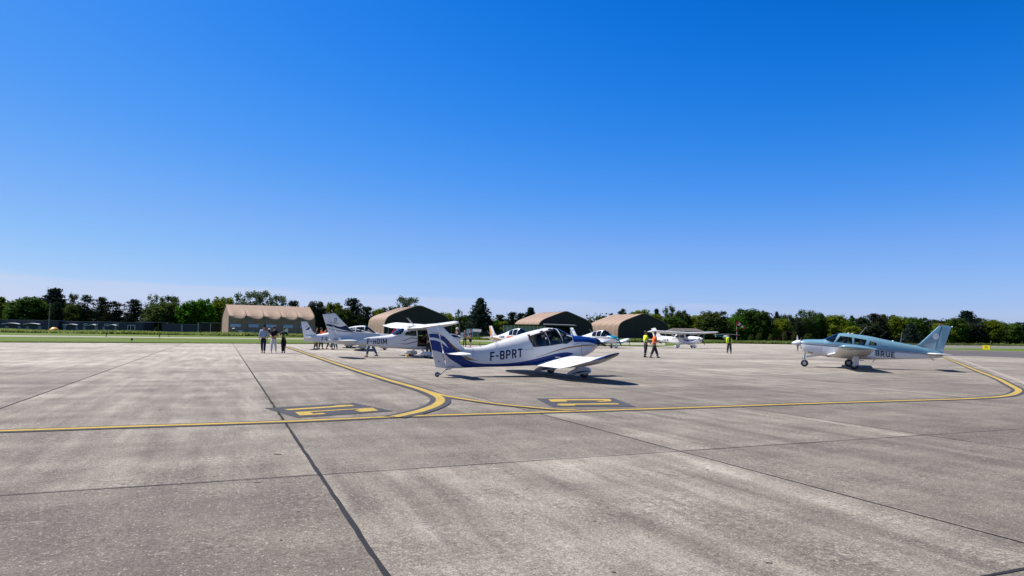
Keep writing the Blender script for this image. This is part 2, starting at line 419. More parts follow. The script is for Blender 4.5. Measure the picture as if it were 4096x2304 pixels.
left_c = g2([(a * D_, b_ * D_) for a, b_ in [(722, 873), (845, 915), (960, 952), (1050, 978), (1092, 994), (1108, 1006), (1098, 1020), (1056, 1036), (990, 1051)]])
taxi_line('taxi_line', left_c, 160, 0.016, 0.20, 0.46)
br = g2([(a * D_, b_ * D_) for a, b_ in [(1070, 984), (1120, 997), (1185, 1008), (1260, 1018.5), (1340, 1026.5), (1400, 1031.5), (1450, 1033.5)]])
taxi_line('taxi_line', br, 90, 0.0145, 0.15, 0.28)
# the dark designation boxes with their yellow characters
def box_mark(name, corners, polys):
    e = empty(name); tag(e, kind='structure')
    mb = MB(); c = g2(corners); mb.add([(p[0], p[1], 0.0065) for p in c], [tuple(range(len(c)))]); mb.build('dark_panel', M_LINEK, e, smooth=False)
    mb = MB()
    for pl in polys:
        c = g2(pl); mb.add([(p[0], p[1], 0.0105) for p in c], [tuple(range(len(c)))])
    o = mb.build('yellow_characters', M_LINEY, e, smooth=False)
    bm = bmesh.new(); bm.from_mesh(o.data)
    bmesh.ops.triangulate(bm, faces=bm.faces[:])
    for f in bm.faces:
        if f.normal.z < 0: f.normal_flip()
    bm.to_mesh(o.data); bm.free()
zc = 0.65994
def zz(pts): return [(1000 + x * zc, 1540 + y * zc) for x, y in pts]
box_mark('stand_marking', [(1059, 1633.7), (1416, 1612.6), (1574, 1645.6), (1191, 1672)],
         [zz([(205, 150), (500, 131), (525, 125), (610, 122), (637, 130), (235, 156)]),
          zz([(272, 167), (690, 143), (745, 141), (778, 158), (675, 166), (632, 157), (665, 155), (640, 150), (365, 167.5), (385, 177), (440, 172), (462, 179), (300, 188)])])
box_mark('stand_marking', [(2144, 1594.8), (2452, 1592.8), (2544, 1627.8), (2211, 1629)],
         [zz([(1808, 90), (1850, 88), (2178, 87), (2192, 95), (2188, 101), (2122, 104), (2095, 100), (2150, 98), (2140, 95), (1915, 96), (1925, 103), (1825, 104)]),
          zz([(1862, 121), (1870, 116), (2225, 112.5), (2242, 120), (1965, 122), (1972, 127), (1895, 128), (1862, 125)])])

# ================================================================== AIRCRAFT
def loft_body(tab, nx, m=44):
    """tab rows: x, top, bottom, half width, belt height, upper exponent, lower exponent"""
    bm = bmesh.new(); x0, x1 = tab[0][0], tab[-1][0]; prev = None; rings = []
    xs = sorted(set([x0 + (x1 - x0) * i / nx for i in range(nx + 1)]))
    for x in xs:
        t, b_, w, zb, nu, nl = interp(tab, x); ring = []
        for k in range(m):
            a = 2 * PI * k / m; c, s_ = math.cos(a), math.sin(a)
            n = nu if s_ >= 0 else nl; h = (t - zb) if s_ >= 0 else (zb - b_)
            y = w * math.copysign(abs(c) ** (2 / n), c); z = zb + h * math.copysign(abs(s_) ** (2 / n), s_)
            ring.append(bm.verts.new((x, y, z)))
        rings.append(ring)
    for i in range(len(rings) - 1):
        for k in range(m):
            k2 = (k + 1) % m
            bm.faces.new((rings[i][k], rings[i + 1][k], rings[i + 1][k2], rings[i][k2]))
    bm.faces.new(rings[0]); bm.faces.new(rings[-1][::-1])
    bmesh.ops.recalc_face_normals(bm, faces=bm.faces)
    return bm
def cut_poly(bm, poly):
    """cut the mesh along the edges of a side-view polygon (x, z)"""
    n = len(poly); xs = [p[0] for p in poly]; zs = [p[1] for p in poly]
    for i in range(n):
        a, b_ = poly[i], poly[(i + 1) % n]; d = (b_[0] - a[0], b_[1] - a[1])
        lo, hi = min(xs) - 0.12, max(xs) + 0.12
        gf = [f for f in bm.faces if lo < f.calc_center_median().x < hi]
        gs = set(gf)
        for f in gf:
            gs.update(f.edges); gs.update(f.verts)
        bmesh.ops.bisect_plane(bm, geom=list(gs), dist=1e-5, plane_co=(a[0], 0, a[1]), plane_no=(-d[1], 0, d[0]))
def in_poly(x, z, poly):
    c = False; j = len(poly) - 1
    for i in range(len(poly)):
        xi, zi = poly[i]; xj, zj = poly[j]
        if (zi > z) != (zj > z) and x < (xj - xi) * (z - zi) / (zj - zi) + xi: c = not c
        j = i
    return c
class Craft:
    def __init__(s, name, loc, yaw, label, group=None):
        s.root = empty(name, loc, yaw); tag(s.root, label, 'aeroplane', group); s.bvh = []
    def body(s, tab, nx, windows, zones, mats, gmat, m=44):
        """windows: (part name, polygon, optional 'side'); zones: (material index, polygon)"""
        bm = loft_body(tab, nx, m)
        for w in windows: cut_poly(bm, w[1])
        for z in zones: cut_poly(bm, z[1])
        bvh = BVHTree.FromBMesh(bm); s.bvh.append(bvh)
        groups = {}
        for f in bm.faces:
            c = f.calc_center_median(); f.smooth = True
            for z in zones:
                if in_poly(c.x, c.z, z[1]): f.material_index = z[0]
            for i, w in enumerate(windows):
                side = w[2] if len(w) > 2 else 0
                if in_poly(c.x, c.z, w[1]) and (side == 0 or c.y * side > 0):
                    groups.setdefault((i, 0 if (len(w) > 3) else (1 if c.y > 0 else -1)), []).append(f); break
        me_all = None; todel = []
        for (i, sd_), fs in groups.items():
            if windows[i][0] is not None:
                mb = MB(); vid = {}
                for f in fs:
                    idx = []
                    for v in f.verts:
                        if v.index not in vid or True:
                            pass
                        key = v
                        if key not in vid: vid[key] = len(mb.v); mb.v.append(tuple(v.co))
                        idx.append(vid[key])
                    mb.f.append(tuple(idx)); mb.mi.append(0)
                mb.build(windows[i][0], gmat, s.root, fix=False)
            todel += fs
        bmesh.ops.delete(bm, geom=todel, context='FACES')
        me = bpy.data.meshes.new('fuselage'); bm.to_mesh(me); bm.free()
        for m_ in mats: me.materials.append(m_)
        for e in me.edges: pass
        o = bpy.data.objects.new('fuselage', me); col.objects.link(o); o.parent = s.root
        return o
    def slab(s, name, poly, t, mat, y=0.0, edge=0.012, zones=None, tip_t=None):
        """fin-like solid from a side-view polygon; t = half thickness at the middle"""
        n = len(poly); cx = sum(p[0] for p in poly) / n; cz = sum(p[1] for p in poly) / n
        mb = MB(); rings = []
        for sgn, k, tt in ((-1, .86, t), (-1, 1, edge), (1, 1, edge), (1, .86, t)):
            rings.append([Vector((cx + (p[0] - cx) * k, y + sgn * tt, cz + (p[1] - cz) * k)) for p in poly])
        mb.rings(rings)
        o = mb.build(name, mat, s.root)
        bm = bmesh.new(); bm.from_mesh(o.data); s.bvh.append(BVHTree.FromBMesh(bm)); bm.free()
        return o
    def hit(s, x, z, side, off=0.004, dflt=0.03):
        best = None
        for b_ in s.bvh:
            loc, nrm, i, d = b_.ray_cast(Vector((x, side * 8, z)), Vector((0, -side, 0)))
            if loc is not None and (best is None or loc.y * side > best[0].y * side):
                if nrm.y * side < 0: nrm = -nrm
                best = (loc, nrm)
        if best is None: return None
        return best[0] + best[1] * off
    def stripe(s, name, topc, botc, mat, n=36, sides=(-1, 1), off=0.004, rows=4):
        T = smooth_line([(x, 0, z) for x, z in topc], n); B_ = smooth_line([(x, 0, z) for x, z in botc], n)
        for side in sides:
            mb = MB(); grid = []
            for i in range(n):
                row = []
                for r in range(rows + 1):
                    p = T[i].lerp(B_[i], r / rows); q = s.hit(p.x, p.z, side, off)
                    row.append(q)
                grid.append(row)
            base = len(mb.v); idx = {}
            for i in range(n):
                for r in range(rows + 1):
                    if grid[i][r] is not None: idx[(i, r)] = len(mb.v); mb.v.append(tuple(grid[i][r]))
            for i in range(n - 1):
                for r in range(rows):
                    ks = [(i, r), (i + 1, r), (i + 1, r + 1), (i, r + 1)]
                    if all(k_ in idx for k_ in ks):
                        ys = [mb.v[idx[k_]][1] for k_ in ks]
                        if max(ys) - min(ys) < 0.12:
                            q = [idx[k_] for k_ in ks]; p = [Vector(mb.v[j]) for j in q]
                            if (p[1] - p[0]).cross(p[2] - p[0]).y * side < 0: q.reverse()
                            mb.f.append(tuple(q)); mb.mi.append(0)
            if mb.f: mb.build(name, mat, s.root, fix=False)
    def line(s, name, pts, w, mat, side=0, n=20, off=.005):
        c = smooth_line([(x, 0, z) for x, z in pts], n); a, b_ = [], []
        for i, p in enumerate(c):
            d = (c[min(i + 1, n - 1)] - c[max(i - 1, 0)]).normalized(); nr = Vector((-d.z, 0, d.x))
            a.append((p.x + nr.x * w / 2, p.z + nr.z * w / 2)); b_.append((p.x - nr.x * w / 2, p.z - nr.z * w / 2))
        return s.stripe(name, a, b_, mat, n=n, sides=(-1, 1) if side == 0 else (side,), rows=1, off=off)
    def text(s, name, txt, x, z, hgt, mat, side, slope=0.0, xs=1.0, off=0.008, sw=.17, gap=.17):
        """painted block letters laid on the skin; (x, z) = lower left corner seen from that side, hgt = letter height"""
        d = 1 if side < 0 else -1; cx = 0.0; mb = MB(); W2 = sw / 2
        for ch in txt:
            wdt, strokes = GLYPH[ch]
            for si, st in enumerate(strokes):
                n = len(st); closed = st[0] == st[-1]; L_, R2 = [], []; P_ = [Vector((p[0], p[1])) for p in st]
                fine = [P_[0]]; 
                for i in range(n):
                    if closed: a_ = P_[i - 1] if i > 0 else P_[-2]; b_ = P_[i + 1] if i < n - 1 else P_[1]
                    else: a_ = P_[i - 1] if i > 0 else None; b_ = P_[i + 1] if i < n - 1 else None
                    d1 = (P_[i] - a_).normalized() if a_ is not None else None; d2 = (b_ - P_[i]).normalized() if b_ is not None else None
                    if d1 is None: d1 = d2
                    if d2 is None: d2 = d1
                    n1 = Vector((-d1.y, d1.x)); n2 = Vector((-d2.y, d2.x)); nn = (n1 + n2).normalized(); k = min(2.0, 1 / max(.3, nn.dot(n1)))
                    L_.append(P_[i] + nn * W2 * k); R2.append(P_[i] - nn * W2 * k)
                for i in range(n - 1):
                    m_ = max(1, int((P_[i + 1] - P_[i]).length / .34)); vs = []
                    for j in range(m_ + 1):
                        for q in (L_[i].lerp(L_[i + 1], j / m_), R2[i].lerp(R2[i + 1], j / m_)):
                            u = (cx + q.x) * hgt * xs; vs.append(s.hit(x + d * u, z + q.y * hgt + slope * u, side, off + si * .0006))
                    if any(v is None for v in vs): continue
                    fs = []
                    for j in range(m_):
                        f = [2 * j, 2 * j + 1, 2 * j + 3, 2 * j + 2]
                        if (vs[f[1]] - vs[f[0]]).cross(vs[f[2]] - vs[f[0]]).y * side < 0: f.reverse()
                        fs.append(tuple(f))
                    mb.add(vs, fs)
            cx += wdt + gap
        return mb.build(name, mat, s.root, fix=False)
_l, _r, _b, _t, _m = .085, .495, .085, .915, .5
GLYPH = {
 '-': (.34, [[(.0, .47), (.34, .47)]]),
 'F': (.54, [[(_l, 0), (_l, _t), (.56, _t)], [(.17, .49), (.49, .49)]]),
 'B': (.58, [[(_l, _b), (_l, _t), (.36, _t), (.46, .86), (_r, .76), (_r, .66), (.45, .56), (.36, .51), (.17, .51)], [(.36, .51), (.46, .45), (_r, .35), (_r, .22), (.46, .13), (.36, _b), (.17, _b)]]),
 'P': (.58, [[(_l, 0), (_l, _t), (.36, _t), (.46, .85), (_r, .75), (_r, .62), (.46, .51), (.36, .45), (.17, .45)]]),
 'R': (.60, [[(_l, 0), (_l, _t), (.36, _t), (.46, .85), (_r, .75), (_r, .64), (.46, .53), (.36, .48), (.17, .48)], [(.32, .42), (.52, 0)]]),
 'T': (.56, [[(0, _t), (.56, _t)], [(.28, 0), (.28, .83)]]),
 'U': (.58, [[(_l, 1), (_l, .24), (.14, .13), (.24, _b), (.34, _b), (.44, .13), (_r, .24), (_r, 1)]]),
 'E': (.54, [[(.55, _t), (_l, _t), (_l, _b), (.55, _b)], [(.17, .5), (.49, .5)]]),
 'H': (.58, [[(_l, 0), (_l, 1)], [(_r, 0), (_r, 1)], [(.17, .5), (.41, .5)]]),
 'D': (.58, [[(_l, _b), (_l, _t), (.30, _t), (.43, .84), (_r, .70), (_r, .30), (.43, .16), (.30, _b), (.17, _b)]]),
 'I': (.17, [[(_l, 0), (_l, 1)]]),
 'M': (.80, [[(_l, 0), (_l, 1)], [(_l, .97), (.40, .26), (.715, .97)], [(.715, 0), (.715, 1)]]),
 'G': (.58, [[(_r, .72), (.46, .84), (.36, _t), (.22, _t), (.12, .84), (_l, .72), (_l, .28), (.12, .16), (.22, _b), (.36, _b), (.46, .16), (_r, .28), (_r, .46), (.32, .46)]]),
 'C': (.58, [[(_r, .70), (.46, .84), (.36, _t), (.22, _t), (.12, .84), (_l, .72), (_l, .28), (.12, .16), (.22, _b), (.36, _b), (.46, .16), (_r, .30)]]),
 'J': (.46, [[(.38, 1), (.38, .24), (.33, .13), (.24, _b), (.15, _b), (.06, .16)]]),
 'N': (.60, [[(_l, 0), (_l, .92), (.515, .08), (.515, 1)]])}
def airfoil(n=12):
    """closed loop of (chord fraction, thickness fraction): upper LE->TE then lower TE->LE"""
    up = []; lo = []
    for i in range(n + 1):
        x = 0.5 * (1 - math.cos(PI * i / n))
        y = 5 * (0.2969 * math.sqrt(x) - 0.1260 * x - 0.3516 * x * x + 0.2843 * x ** 3 - 0.1036 * x ** 4)
        up.append((x, y * 1.12)); lo.append((x, -y * 0.78))
    return up + lo[-2:0:-1]
AF = airfoil()
def wing_mesh(mb, secs, mi=0, caps=True):
    """secs: (y, x_le, z_le, x_te, z_te, thickness as a fraction of chord)"""
    rings = []
    for y, xl, zl, xt, zt, th in secs:
        c = math.hypot(xt - xl, zt - zl); ux, uz = (xt - xl) / c, (zt - zl) / c; nx, nz_ = -uz * (-1), ux * (-1)
        if nz_ < 0: nx, nz_ = -nx, -nz_
        rings.append([Vector((xl + a * c * ux + b_ * c * th * nx, y, zl + a * c * uz + b_ * c * th * nz_)) for a, b_ in AF])
    mb.rings(rings, mi, caps)
def half(secs, side): return [(side * s[0],) + tuple(s[1:]) for s in secs]
def wheel(parent, x, y, z, r, w, hub=True, name='wheel'):
    mb = MB(); mb.lathe([(-w / 2, r * .55), (-w / 2, r * .85), (-w * .32, r * .97), (0, r), (w * .32, r * .97), (w / 2, r * .85), (w / 2, r * .55)], (x, y, z), 'y', 24)
    o = mb.build(name, P_RUB, parent)
    if hub:
        mb = MB(); mb.lathe([(-w / 2 - .012, 0.01), (-w / 2 - .012, r * .30), (-w / 2 - .002, r * .5), (w / 2 + .002, r * .5), (w / 2 + .012, r * .30), (w / 2 + .012, 0.01)], (x, y, z), 'y', 18)
        mb.build('hub', P_METAL, o)
    return o
def spat(parent, x, y, z, lf, lb, w, h, mat, name='wheel_fairing', droop=0.0, flat=0.55):
    """teardrop wheel fairing: lf ahead, lb behind the axle"""
    mb = MB(); rings = []; n = 16
    for i in range(n + 1):
        t = i / n; xx = x + lf - (lf + lb) * t
        k = max(0.02, (math.sin(PI * min(1, t ** 0.62))) ** 0.62) if 0 < t < 1 else 0.02
        ring = []
        for q in range(18):
            a = 2 * PI * q / 18; s_ = math.sin(a)
            ring.append(Vector((xx, y + w * k * math.cos(a), z + droop * t * t + (h if s_ > 0 else h * flat) * k * s_)))
        rings.append(ring)
    mb.rings(rings); return mb.build(name, mat, parent)
def prop(parent, x, z, r, ang, mat_sp, tipx, rad=0.17, blade=P_BLACK, y=0.0, tipmat=None):
    mb = MB(); L_ = tipx - x
    mb.lathe([(-0.03, rad * .98), (0, rad), (L_ * .3, rad * .93), (L_ * .6, rad * .70), (L_ * .85, rad * .38), (L_ * .97, rad * .14), (L_, 0.005)], (x, y, z), 'x', 24)
    sp = mb.build('spinner', mat_sp, parent)
    for k in range(2):
        a = ang + PI * k; mb = MB(); rings = []
        rad_v = Vector((0, math.cos(a), math.sin(a))); tan_v = Vector((0, -math.sin(a), math.cos(a)))
        for t in (0.10, 0.2, 0.35, 0.5, 0.65, 0.8, 0.92, 1.0):
            c = 0.035 + 0.050 * math.sin(PI * min(1, t * 0.95) ** 0.9); 
            if t > .97: c *= .55
            tw = R_(62 - 48 * t); th = 0.020 * (1.1 - t)+.003
            ctr = Vector((x + L_ * .30, y, z)) + rad_v * (r * t)
            cv = tan_v * math.cos(tw) + Vector((1, 0, 0)) * math.sin(tw); nv = cv.cross(rad_v)
            rings.append([ctr + cv * (c * math.cos(q)) * .9 + nv * (th * math.sin(q)) for q in [2 * PI * j / 10 for j in range(10)]])
        mb.rings(rings); mb.build('propeller_blade', blade, parent)
    return sp
def seat(parent, x, y, z, mat=P_SEAT, s=1.0, d=1):
    mb = MB(); mb.box((x, y, z), (.46 * s, .44 * s, .14 * s)); mb.box((x - d * .26 * s, y, z + .30 * s), (.12 * s, .42 * s, .62 * s), ry=-d * R_(12))
    mb.box((x - d * .33 * s, y, z + .68 * s), (.08 * s, .24 * s, .16 * s), ry=-d * R_(12))
    return mb.build('seat', mat, parent)
def antenna(parent, pts, r=0.006, mat=P_METAL):
    mb = MB(); mb.tube(pts, [r * 1.6] + [r] * (len(pts) - 1), 6); return mb.build('antenna', mat, parent)

# ---- the tail-dragger in front ------------------------------------
def taildragger():
    c = Craft('tailwheel_aircraft', (2.06, 25.0, 0), R_(23.3), 'white low-wing aeroplane on a tailwheel with royal blue and ochre curves, lettered F-BPRT')
    r = c.root
    tab = [(-4.66, .93, .285, .022, .6, 2, 2), (-4.3, .955, .29, .07, .6, 2.2, 3), (-4.0, .985, .30, .12, .62, 2.2, 3.5), (-3.65, 1.01, .315, .18, .66, 2.2, 4), (-3.4, 1.04, .325, .22, .68, 2.2, 4.5),
           (-2.82, 1.20, .335, .31, .72, 2.2, 5), (-2.23, 1.38, .355, .40, .78, 2.2, 6), (-1.66, 1.555, .375, .475, .86, 2.25, 6), (-1.16, 1.675, .40, .515, .94, 2.3, 6), (-.81, 1.735, .42, .53, 1.0, 2.3, 6),
           (-.49, 1.72, .45, .53, 1.02, 2.3, 6), (-.29, 1.655, .47, .53, 1.03, 2.3, 5), (-.09, 1.56, .50, .53, 1.05, 2.3, 4.5), (.08, 1.495, .54, .53, 1.06, 2.4, 4), (.24, 1.47, .59, .525, 1.07, 2.5, 3.5),
           (.57, 1.455, .68, .49, 1.09, 2.5, 3), (.94, 1.41, .83, .38, 1.11, 2.4, 2.4), (1.10, 1.375, .94, .29, 1.14, 2.2, 2.2), (1.20, 1.33, 1.06, .19, 1.18, 2, 2), (1.235, 1.29, 1.14, .10, 1.21, 2, 2)]
    wins = [('rear_window', [(-1.72, 1.38), (-1.60, 1.43), (-1.10, 1.58), (-0.97, 1.11), (-1.57, 1.055)]),
            ('door_window', [(-1.06, 1.59), (-.60, 1.70), (-.47, 1.19), (-.93, 1.115)]),
            ('windscreen', [(-.55, 1.80), (-.42, 1.19), (-.30, 1.185), (-.04, 1.31), (.03, 1.43), (.055, 1.502), (.055, 1.80)], 0, 1)]
    cowl_top = [(.02, 1.60), (.02, 1.235), (.3, 1.245), (.66, 1.235), (1.05, 1.165), (1.30, 1.08), (1.30, 1.60)]
    c.body(tab, 150, wins, [(1, cowl_top)], [P_WHITE, P_BLUE], M_GLASS, m=56)
    c.slab('rudder', [(-5.35, 1.65), (-5.0, 1.71), (-4.645, .29), (-5.02, .33)], .03, P_WHITE)
    c.slab('fin', [(-4.985, 1.715), (-4.83, 1.72), (-4.42, 1.36), (-4.03, 1.0), (-3.93, .93), (-4.2, .75), (-4.62, .35)], .045, P_WHITE)
    # stripes of the tail
    c.stripe('blue_stripe', [(-5.32, 1.45), (-5.1, 1.46), (-4.92, 1.425), (-4.76, 1.37), (-4.60, 1.235)], [(-5.285, 1.33), (-5.1, 1.325), (-4.87, 1.265), (-4.71, 1.14), (-4.60, .99)], P_BLUE)
    c.stripe('blue_stripe', [(-5.27, 1.24), (-5.08, 1.235), (-4.88, 1.175), (-4.70, 1.06), (-4.60, .985)], [(-5.19, .91), (-5.0, .875), (-4.80, .815), (-4.68, .79), (-4.60, .785)], P_BLUE)
    c.stripe('blue_stripe', [(-4.602, 1.235), (-4.5, 1.135), (-4.38, .99), (-4.24, .83)], [(-4.602, .785), (-4.5, .785), (-4.38, .785), (-4.22, .785)], P_BLUE)
    c.stripe('ochre_stripe', [(-5.23, 1.53), (-5.05, 1.50), (-4.89, 1.44), (-4.60, 1.22), (-4.30, .98), (-4.05, .82)], [(-5.23, 1.525), (-5.05, 1.48), (-4.87, 1.38), (-4.60, 1.13), (-4.38, .93), (-4.22, .82)], P_GOLD)
    c.stripe('ochre_stripe', [(-3.98, .70), (-3.88, .66), (-3.76, .60), (-3.56, .565)], [(-4.12, .70), (-3.95, .60), (-3.80, .565), (-3.56, .56)], P_GOLD)
    # blue sweep from the tail along the belly and over the wing root
    c.stripe('blue_sweep', [(-4.72, .80), (-4.45, .80), (-4.22, .76), (-4.08, .68), (-3.94, .58), (-3.59, .475), (-3.03, .445), (-2.5, .47), (-2.05, .52), (-1.72, .58), (-1.13, .72), (-.73, .81), (-.32, .865), (-.02, .83)],
             [(-4.72, .79), (-4.6, .67), (-4.43, .55), (-4.22, .43), (-4.02, .325), (-3.59, .33), (-3.03, .345), (-2.5, .355), (-2.05, .37), (-1.72, .39), (-1.13, .50), (-.73, .62), (-.32, .72), (-.02, .80)], P_BLUE, n=80, rows=6)
    c.stripe('ochre_stripe', [(-1.5, .685), (-1.13, .795), (-.73, .93), (-.32, 1.035), (.09, 1.10), (.5, 1.135), (.8, 1.13), (1.0, 1.085)],
             [(-1.5, .68), (-1.13, .775), (-.73, .895), (-.32, .985), (.09, 1.05), (.5, 1.095), (.8, 1.105), (1.0, 1.08)], P_GOLD, n=50)
    c.text('registration', 'F-BPRT', -3.14, .545, .305, P_NAVY, -1, slope=.125, xs=.93, off=.008)
    c.text('registration', 'F-BPRT', -2.02, .70, .275, P_NAVY, 1, slope=-.125)
    # frames round the glazing and panel gaps
    def frame(name, pts, w=.035, mat=P_BLACK): return c.line(name, pts, w, mat, n=len(pts) * 6)
    frame('window_frame', [(-1.58, 1.06), (-1.66, 1.25), (-1.70, 1.385), (-1.60, 1.43), (-1.35, 1.51), (-1.08, 1.59)])
    frame('window_frame', [(-1.58, 1.055), (-1.3, 1.08), (-.95, 1.115), (-.6, 1.17), (-.42, 1.19), (-.30, 1.185), (-.16, 1.25), (-.04, 1.31)])
    frame('window_pillar', [(-1.10, 1.58), (-1.05, 1.38), (-.97, 1.12)], .05)
    frame('window_pillar', [(-1.50, 1.45), (-1.45, 1.07)], .05)
    frame('window_pillar', [(-.60, 1.70), (-.56, 1.5), (-.45, 1.19)], .055)
    frame('window_frame', [(-1.08, 1.59), (-.9, 1.65), (-.60, 1.71)], .02)
    for p in ([(.31, 1.24), (.33, 1.0), (.36, .79)], [(-1.14, 1.66), (-1.12, 1.57)], [(-1.62, 1.05), (-1.64, .95)], [(-2.82, 1.19), (-2.84, 1.05)]):
        c.line('panel_gap', p, .012, P_SEAM)
    c.line('cowl_scoop', [(-.02, 1.135), (.10, 1.165), (.24, 1.20)], .022, P_GREYM, side=-1, n=5)
    c.line('panel_gap', [(-1.64, .98), (-1.9, .955), (-2.2, .94)], .008, P_SEAM); c.line('panel_gap', [(-3.72, .99), (-3.74, .62)], .008, P_SEAM); c.line('panel_gap', [(.36, 1.14), (.75, 1.15), (1.0, 1.12)], .007, P_SEAM)
    c.line('cowl_seam', [(.31, 1.46), (.31, 1.26)], .012, P_NAVY); c.line('cowl_seam', [(.70, 1.44), (.72, 1.25)], .008, P_NAVY)
    # wing: level middle with constant chord, cranked outer panels with dark blue tips
    th = .14
    inner = [(.40, .16, .66, -1.56, .40, th), (2.45, .16, .67, -1.56, .40, th)]
    outer = [(2.45, .16, .67, -1.56, .40, th), (2.9, .10, .745, -1.49, .465, .13), (3.5, -.06, .845, -1.36, .60, .12), (3.90, -.22, .91, -1.25, .695, .11)]
    tip = [(3.902, -.22, .91, -1.25, .695, .11), (4.12, -.34, .945, -1.15, .75, .10), (4.28, -.47, .965, -1.05, .80, .07), (4.33, -.58, .955, -.98, .85, .03)]
    for sd_ in (-1, 1):
        mb = MB(); wing_mesh(mb, half(inner, sd_)); wing_mesh(mb, half(outer, sd_)); w = mb.build('wing', P_WING, r)
        mb = MB(); wing_mesh(mb, half(tip, sd_)); mb.build('wing_tip', P_NAVY, w)
        mb = MB(); y = sd_ * 1.05
        mb.box((-.92, y, .705), (.16, .10, .02), rz=.3); mb.build('step_pad', P_GREYM, w); mb = MB(); mb.tube([(-.62, sd_ * 2.3, .74), (-.66, sd_ * 2.3, .80), (-.78, sd_ * 2.3, .79)], .008, 6); mb.build('wing_fitting', P_GREYM, w)
        # aileron and flap gaps on the upper skin
        mb = MB()
        for (ya, xa, za, yb, xb, zb_) in ((.6, -1.16, .535, 2.45, -1.16, .535), (2.5, -1.10, .565, 3.95, -.88, .905)):
            mb.add([(xa, sd_ * ya, za), (xa - .012, sd_ * ya, za), (xb - .012, sd_ * yb, zb_), (xb, sd_ * yb, zb_)], [(0, 1, 2, 3)])
        mb.build('flap_gap', P_SEAM, w, smooth=False)
        # spat, leg
        s_ = spat(r, 0, sd_ * 1.29, .22, .30, .72, .13, .17, P_WHITE, droop=-.10)
        c2 = Craft.__new__(Craft); c2.root = s_; bm = bmesh.new(); bm.from_mesh(s_.data); c2.bvh = [BVHTree.FromBMesh(bm)]; bm.free()
        c2.stripe('fairing_stripe', [(.22, .235), (0, .26), (-.25, .235), (-.55, .15)], [(.22, .215), (0, .215), (-.25, .18), (-.55, .145)], P_NAVY, n=16, rows=2)
        mb = MB(); rings = []
        for zz_, lf, lb in ((.28, .14, .42), (.36, .08, .33), (.44, .06, .22), (.60, .06, .16)):
            rings.append([Vector((.5 * (lf - lb) + .5 * (lf + lb) * math.cos(q), sd_ * 1.29 + .075 * math.sin(q), zz_)) for q in [2 * PI * j / 16 for j in range(16)]])
        mb.rings(rings); mb.build('gear_leg', P_WHITE, r)
        wheel(r, 0.0, sd_ * 1.29, .165, .165, .12)
    # tailplane
    for sd_ in (-1, 1):
        mb = MB(); wing_mesh(mb, half([(.03, -4.10, .83, -4.75, .80, .09), (.9, -4.12, .82, -4.74, .79, .085), (1.35, -4.22, .815, -4.70, .79, .07), (1.45, -4.33, .81, -4.66, .795, .03)], sd_))
        mb.build('tailplane', P_WING, r)
    # tailwheel
    mb = MB(); mb.tube([(-4.45, 0, .27), (-4.66, 0, .25), (-4.82, 0, .12), (-4.93, 0, .09)], [.016, .02, .018, .016], 8)
    mb.tube([(-4.60, .02, .28), (-4.78, .02, .17), (-4.86, 0, .08)], .01, 6); mb.tube([(-4.60, -.03, .29), (-4.74, -.03, .19)], .008, 6)
    mb.box((-4.86, 0, .105), (.10, .07, .035), ry=.6)
    tw = mb.build('tailwheel_strut', P_GREYM, r); wheel(r, -4.955, 0, .085, .085, .05, name='tail_wheel')
    mb = MB(); mb.tube([(-4.62, -.04, .335), (-4.35, -.09, .35)], .012, 6); mb.build('rudder_cable', P_GREYM, r)
    mb = MB(); mb.lathe([(-.01, .001), (-.01, .022), (.01, .022), (.01, .001)], (-4.92, -.035, .52), 'y', 12); mb.build('tail_lamp', P_BLACK, r)
    prop(r, 1.19, 1.215, .70, R_(8), P_NAVY, 1.45, .17)
    # nose details: air intake, exhaust, cowl latch
    mb = MB(); mb.box((1.03, 0, 1.03), (.05, .34, .10)); mb.build('air_intake', P_BLACK, r)
    mb = MB(); mb.tube([(.45, -.2, .70), (.35, -.22, .62), (.22, -.22, .58)], .035, 10); mb.build('exhaust_pipe', P_GREYM, r)
    antenna(r, [(-2.80, 0, 1.20), (-2.86, 0, 1.28), (-3.16, 0, 1.58)], .008, P_METAL); antenna(r, [(-3.42, 0, 1.03), (-3.44, 0, 1.18)], .009, P_BLACK)
    # cabin
    mb = MB(); mb.box((-.75, 0, .66), (1.7, .86, .04)); mb.build('cabin_floor', P_SEAT, r)
    mb = MB(); mb.box((-.13, 0, 1.2), (.06, .84, .30)); mb.box((-.02, 0, 1.34), (.26, .80, .03)); mb.build('instrument_panel', P_BLACK, r)
    for y in (-.22, .22): seat(r, -.86, y, .86); seat(r, -1.42, y, .88, P_SEATB, .8)
    mb = MB(); mb.add([(.015, -.40, 1.32), (-.20, -.47, 1.30), (-.13, -.475, 1.46), (.05, -.38, 1.47)], [(0, 1, 2, 3)]); mb.add([(.015, -.405, 1.32), (-.20, -.475, 1.30), (-.13, -.48, 1.46), (.05, -.385, 1.47)], [(3, 2, 1, 0)])
    return c
TD = taildragger()
#@@B

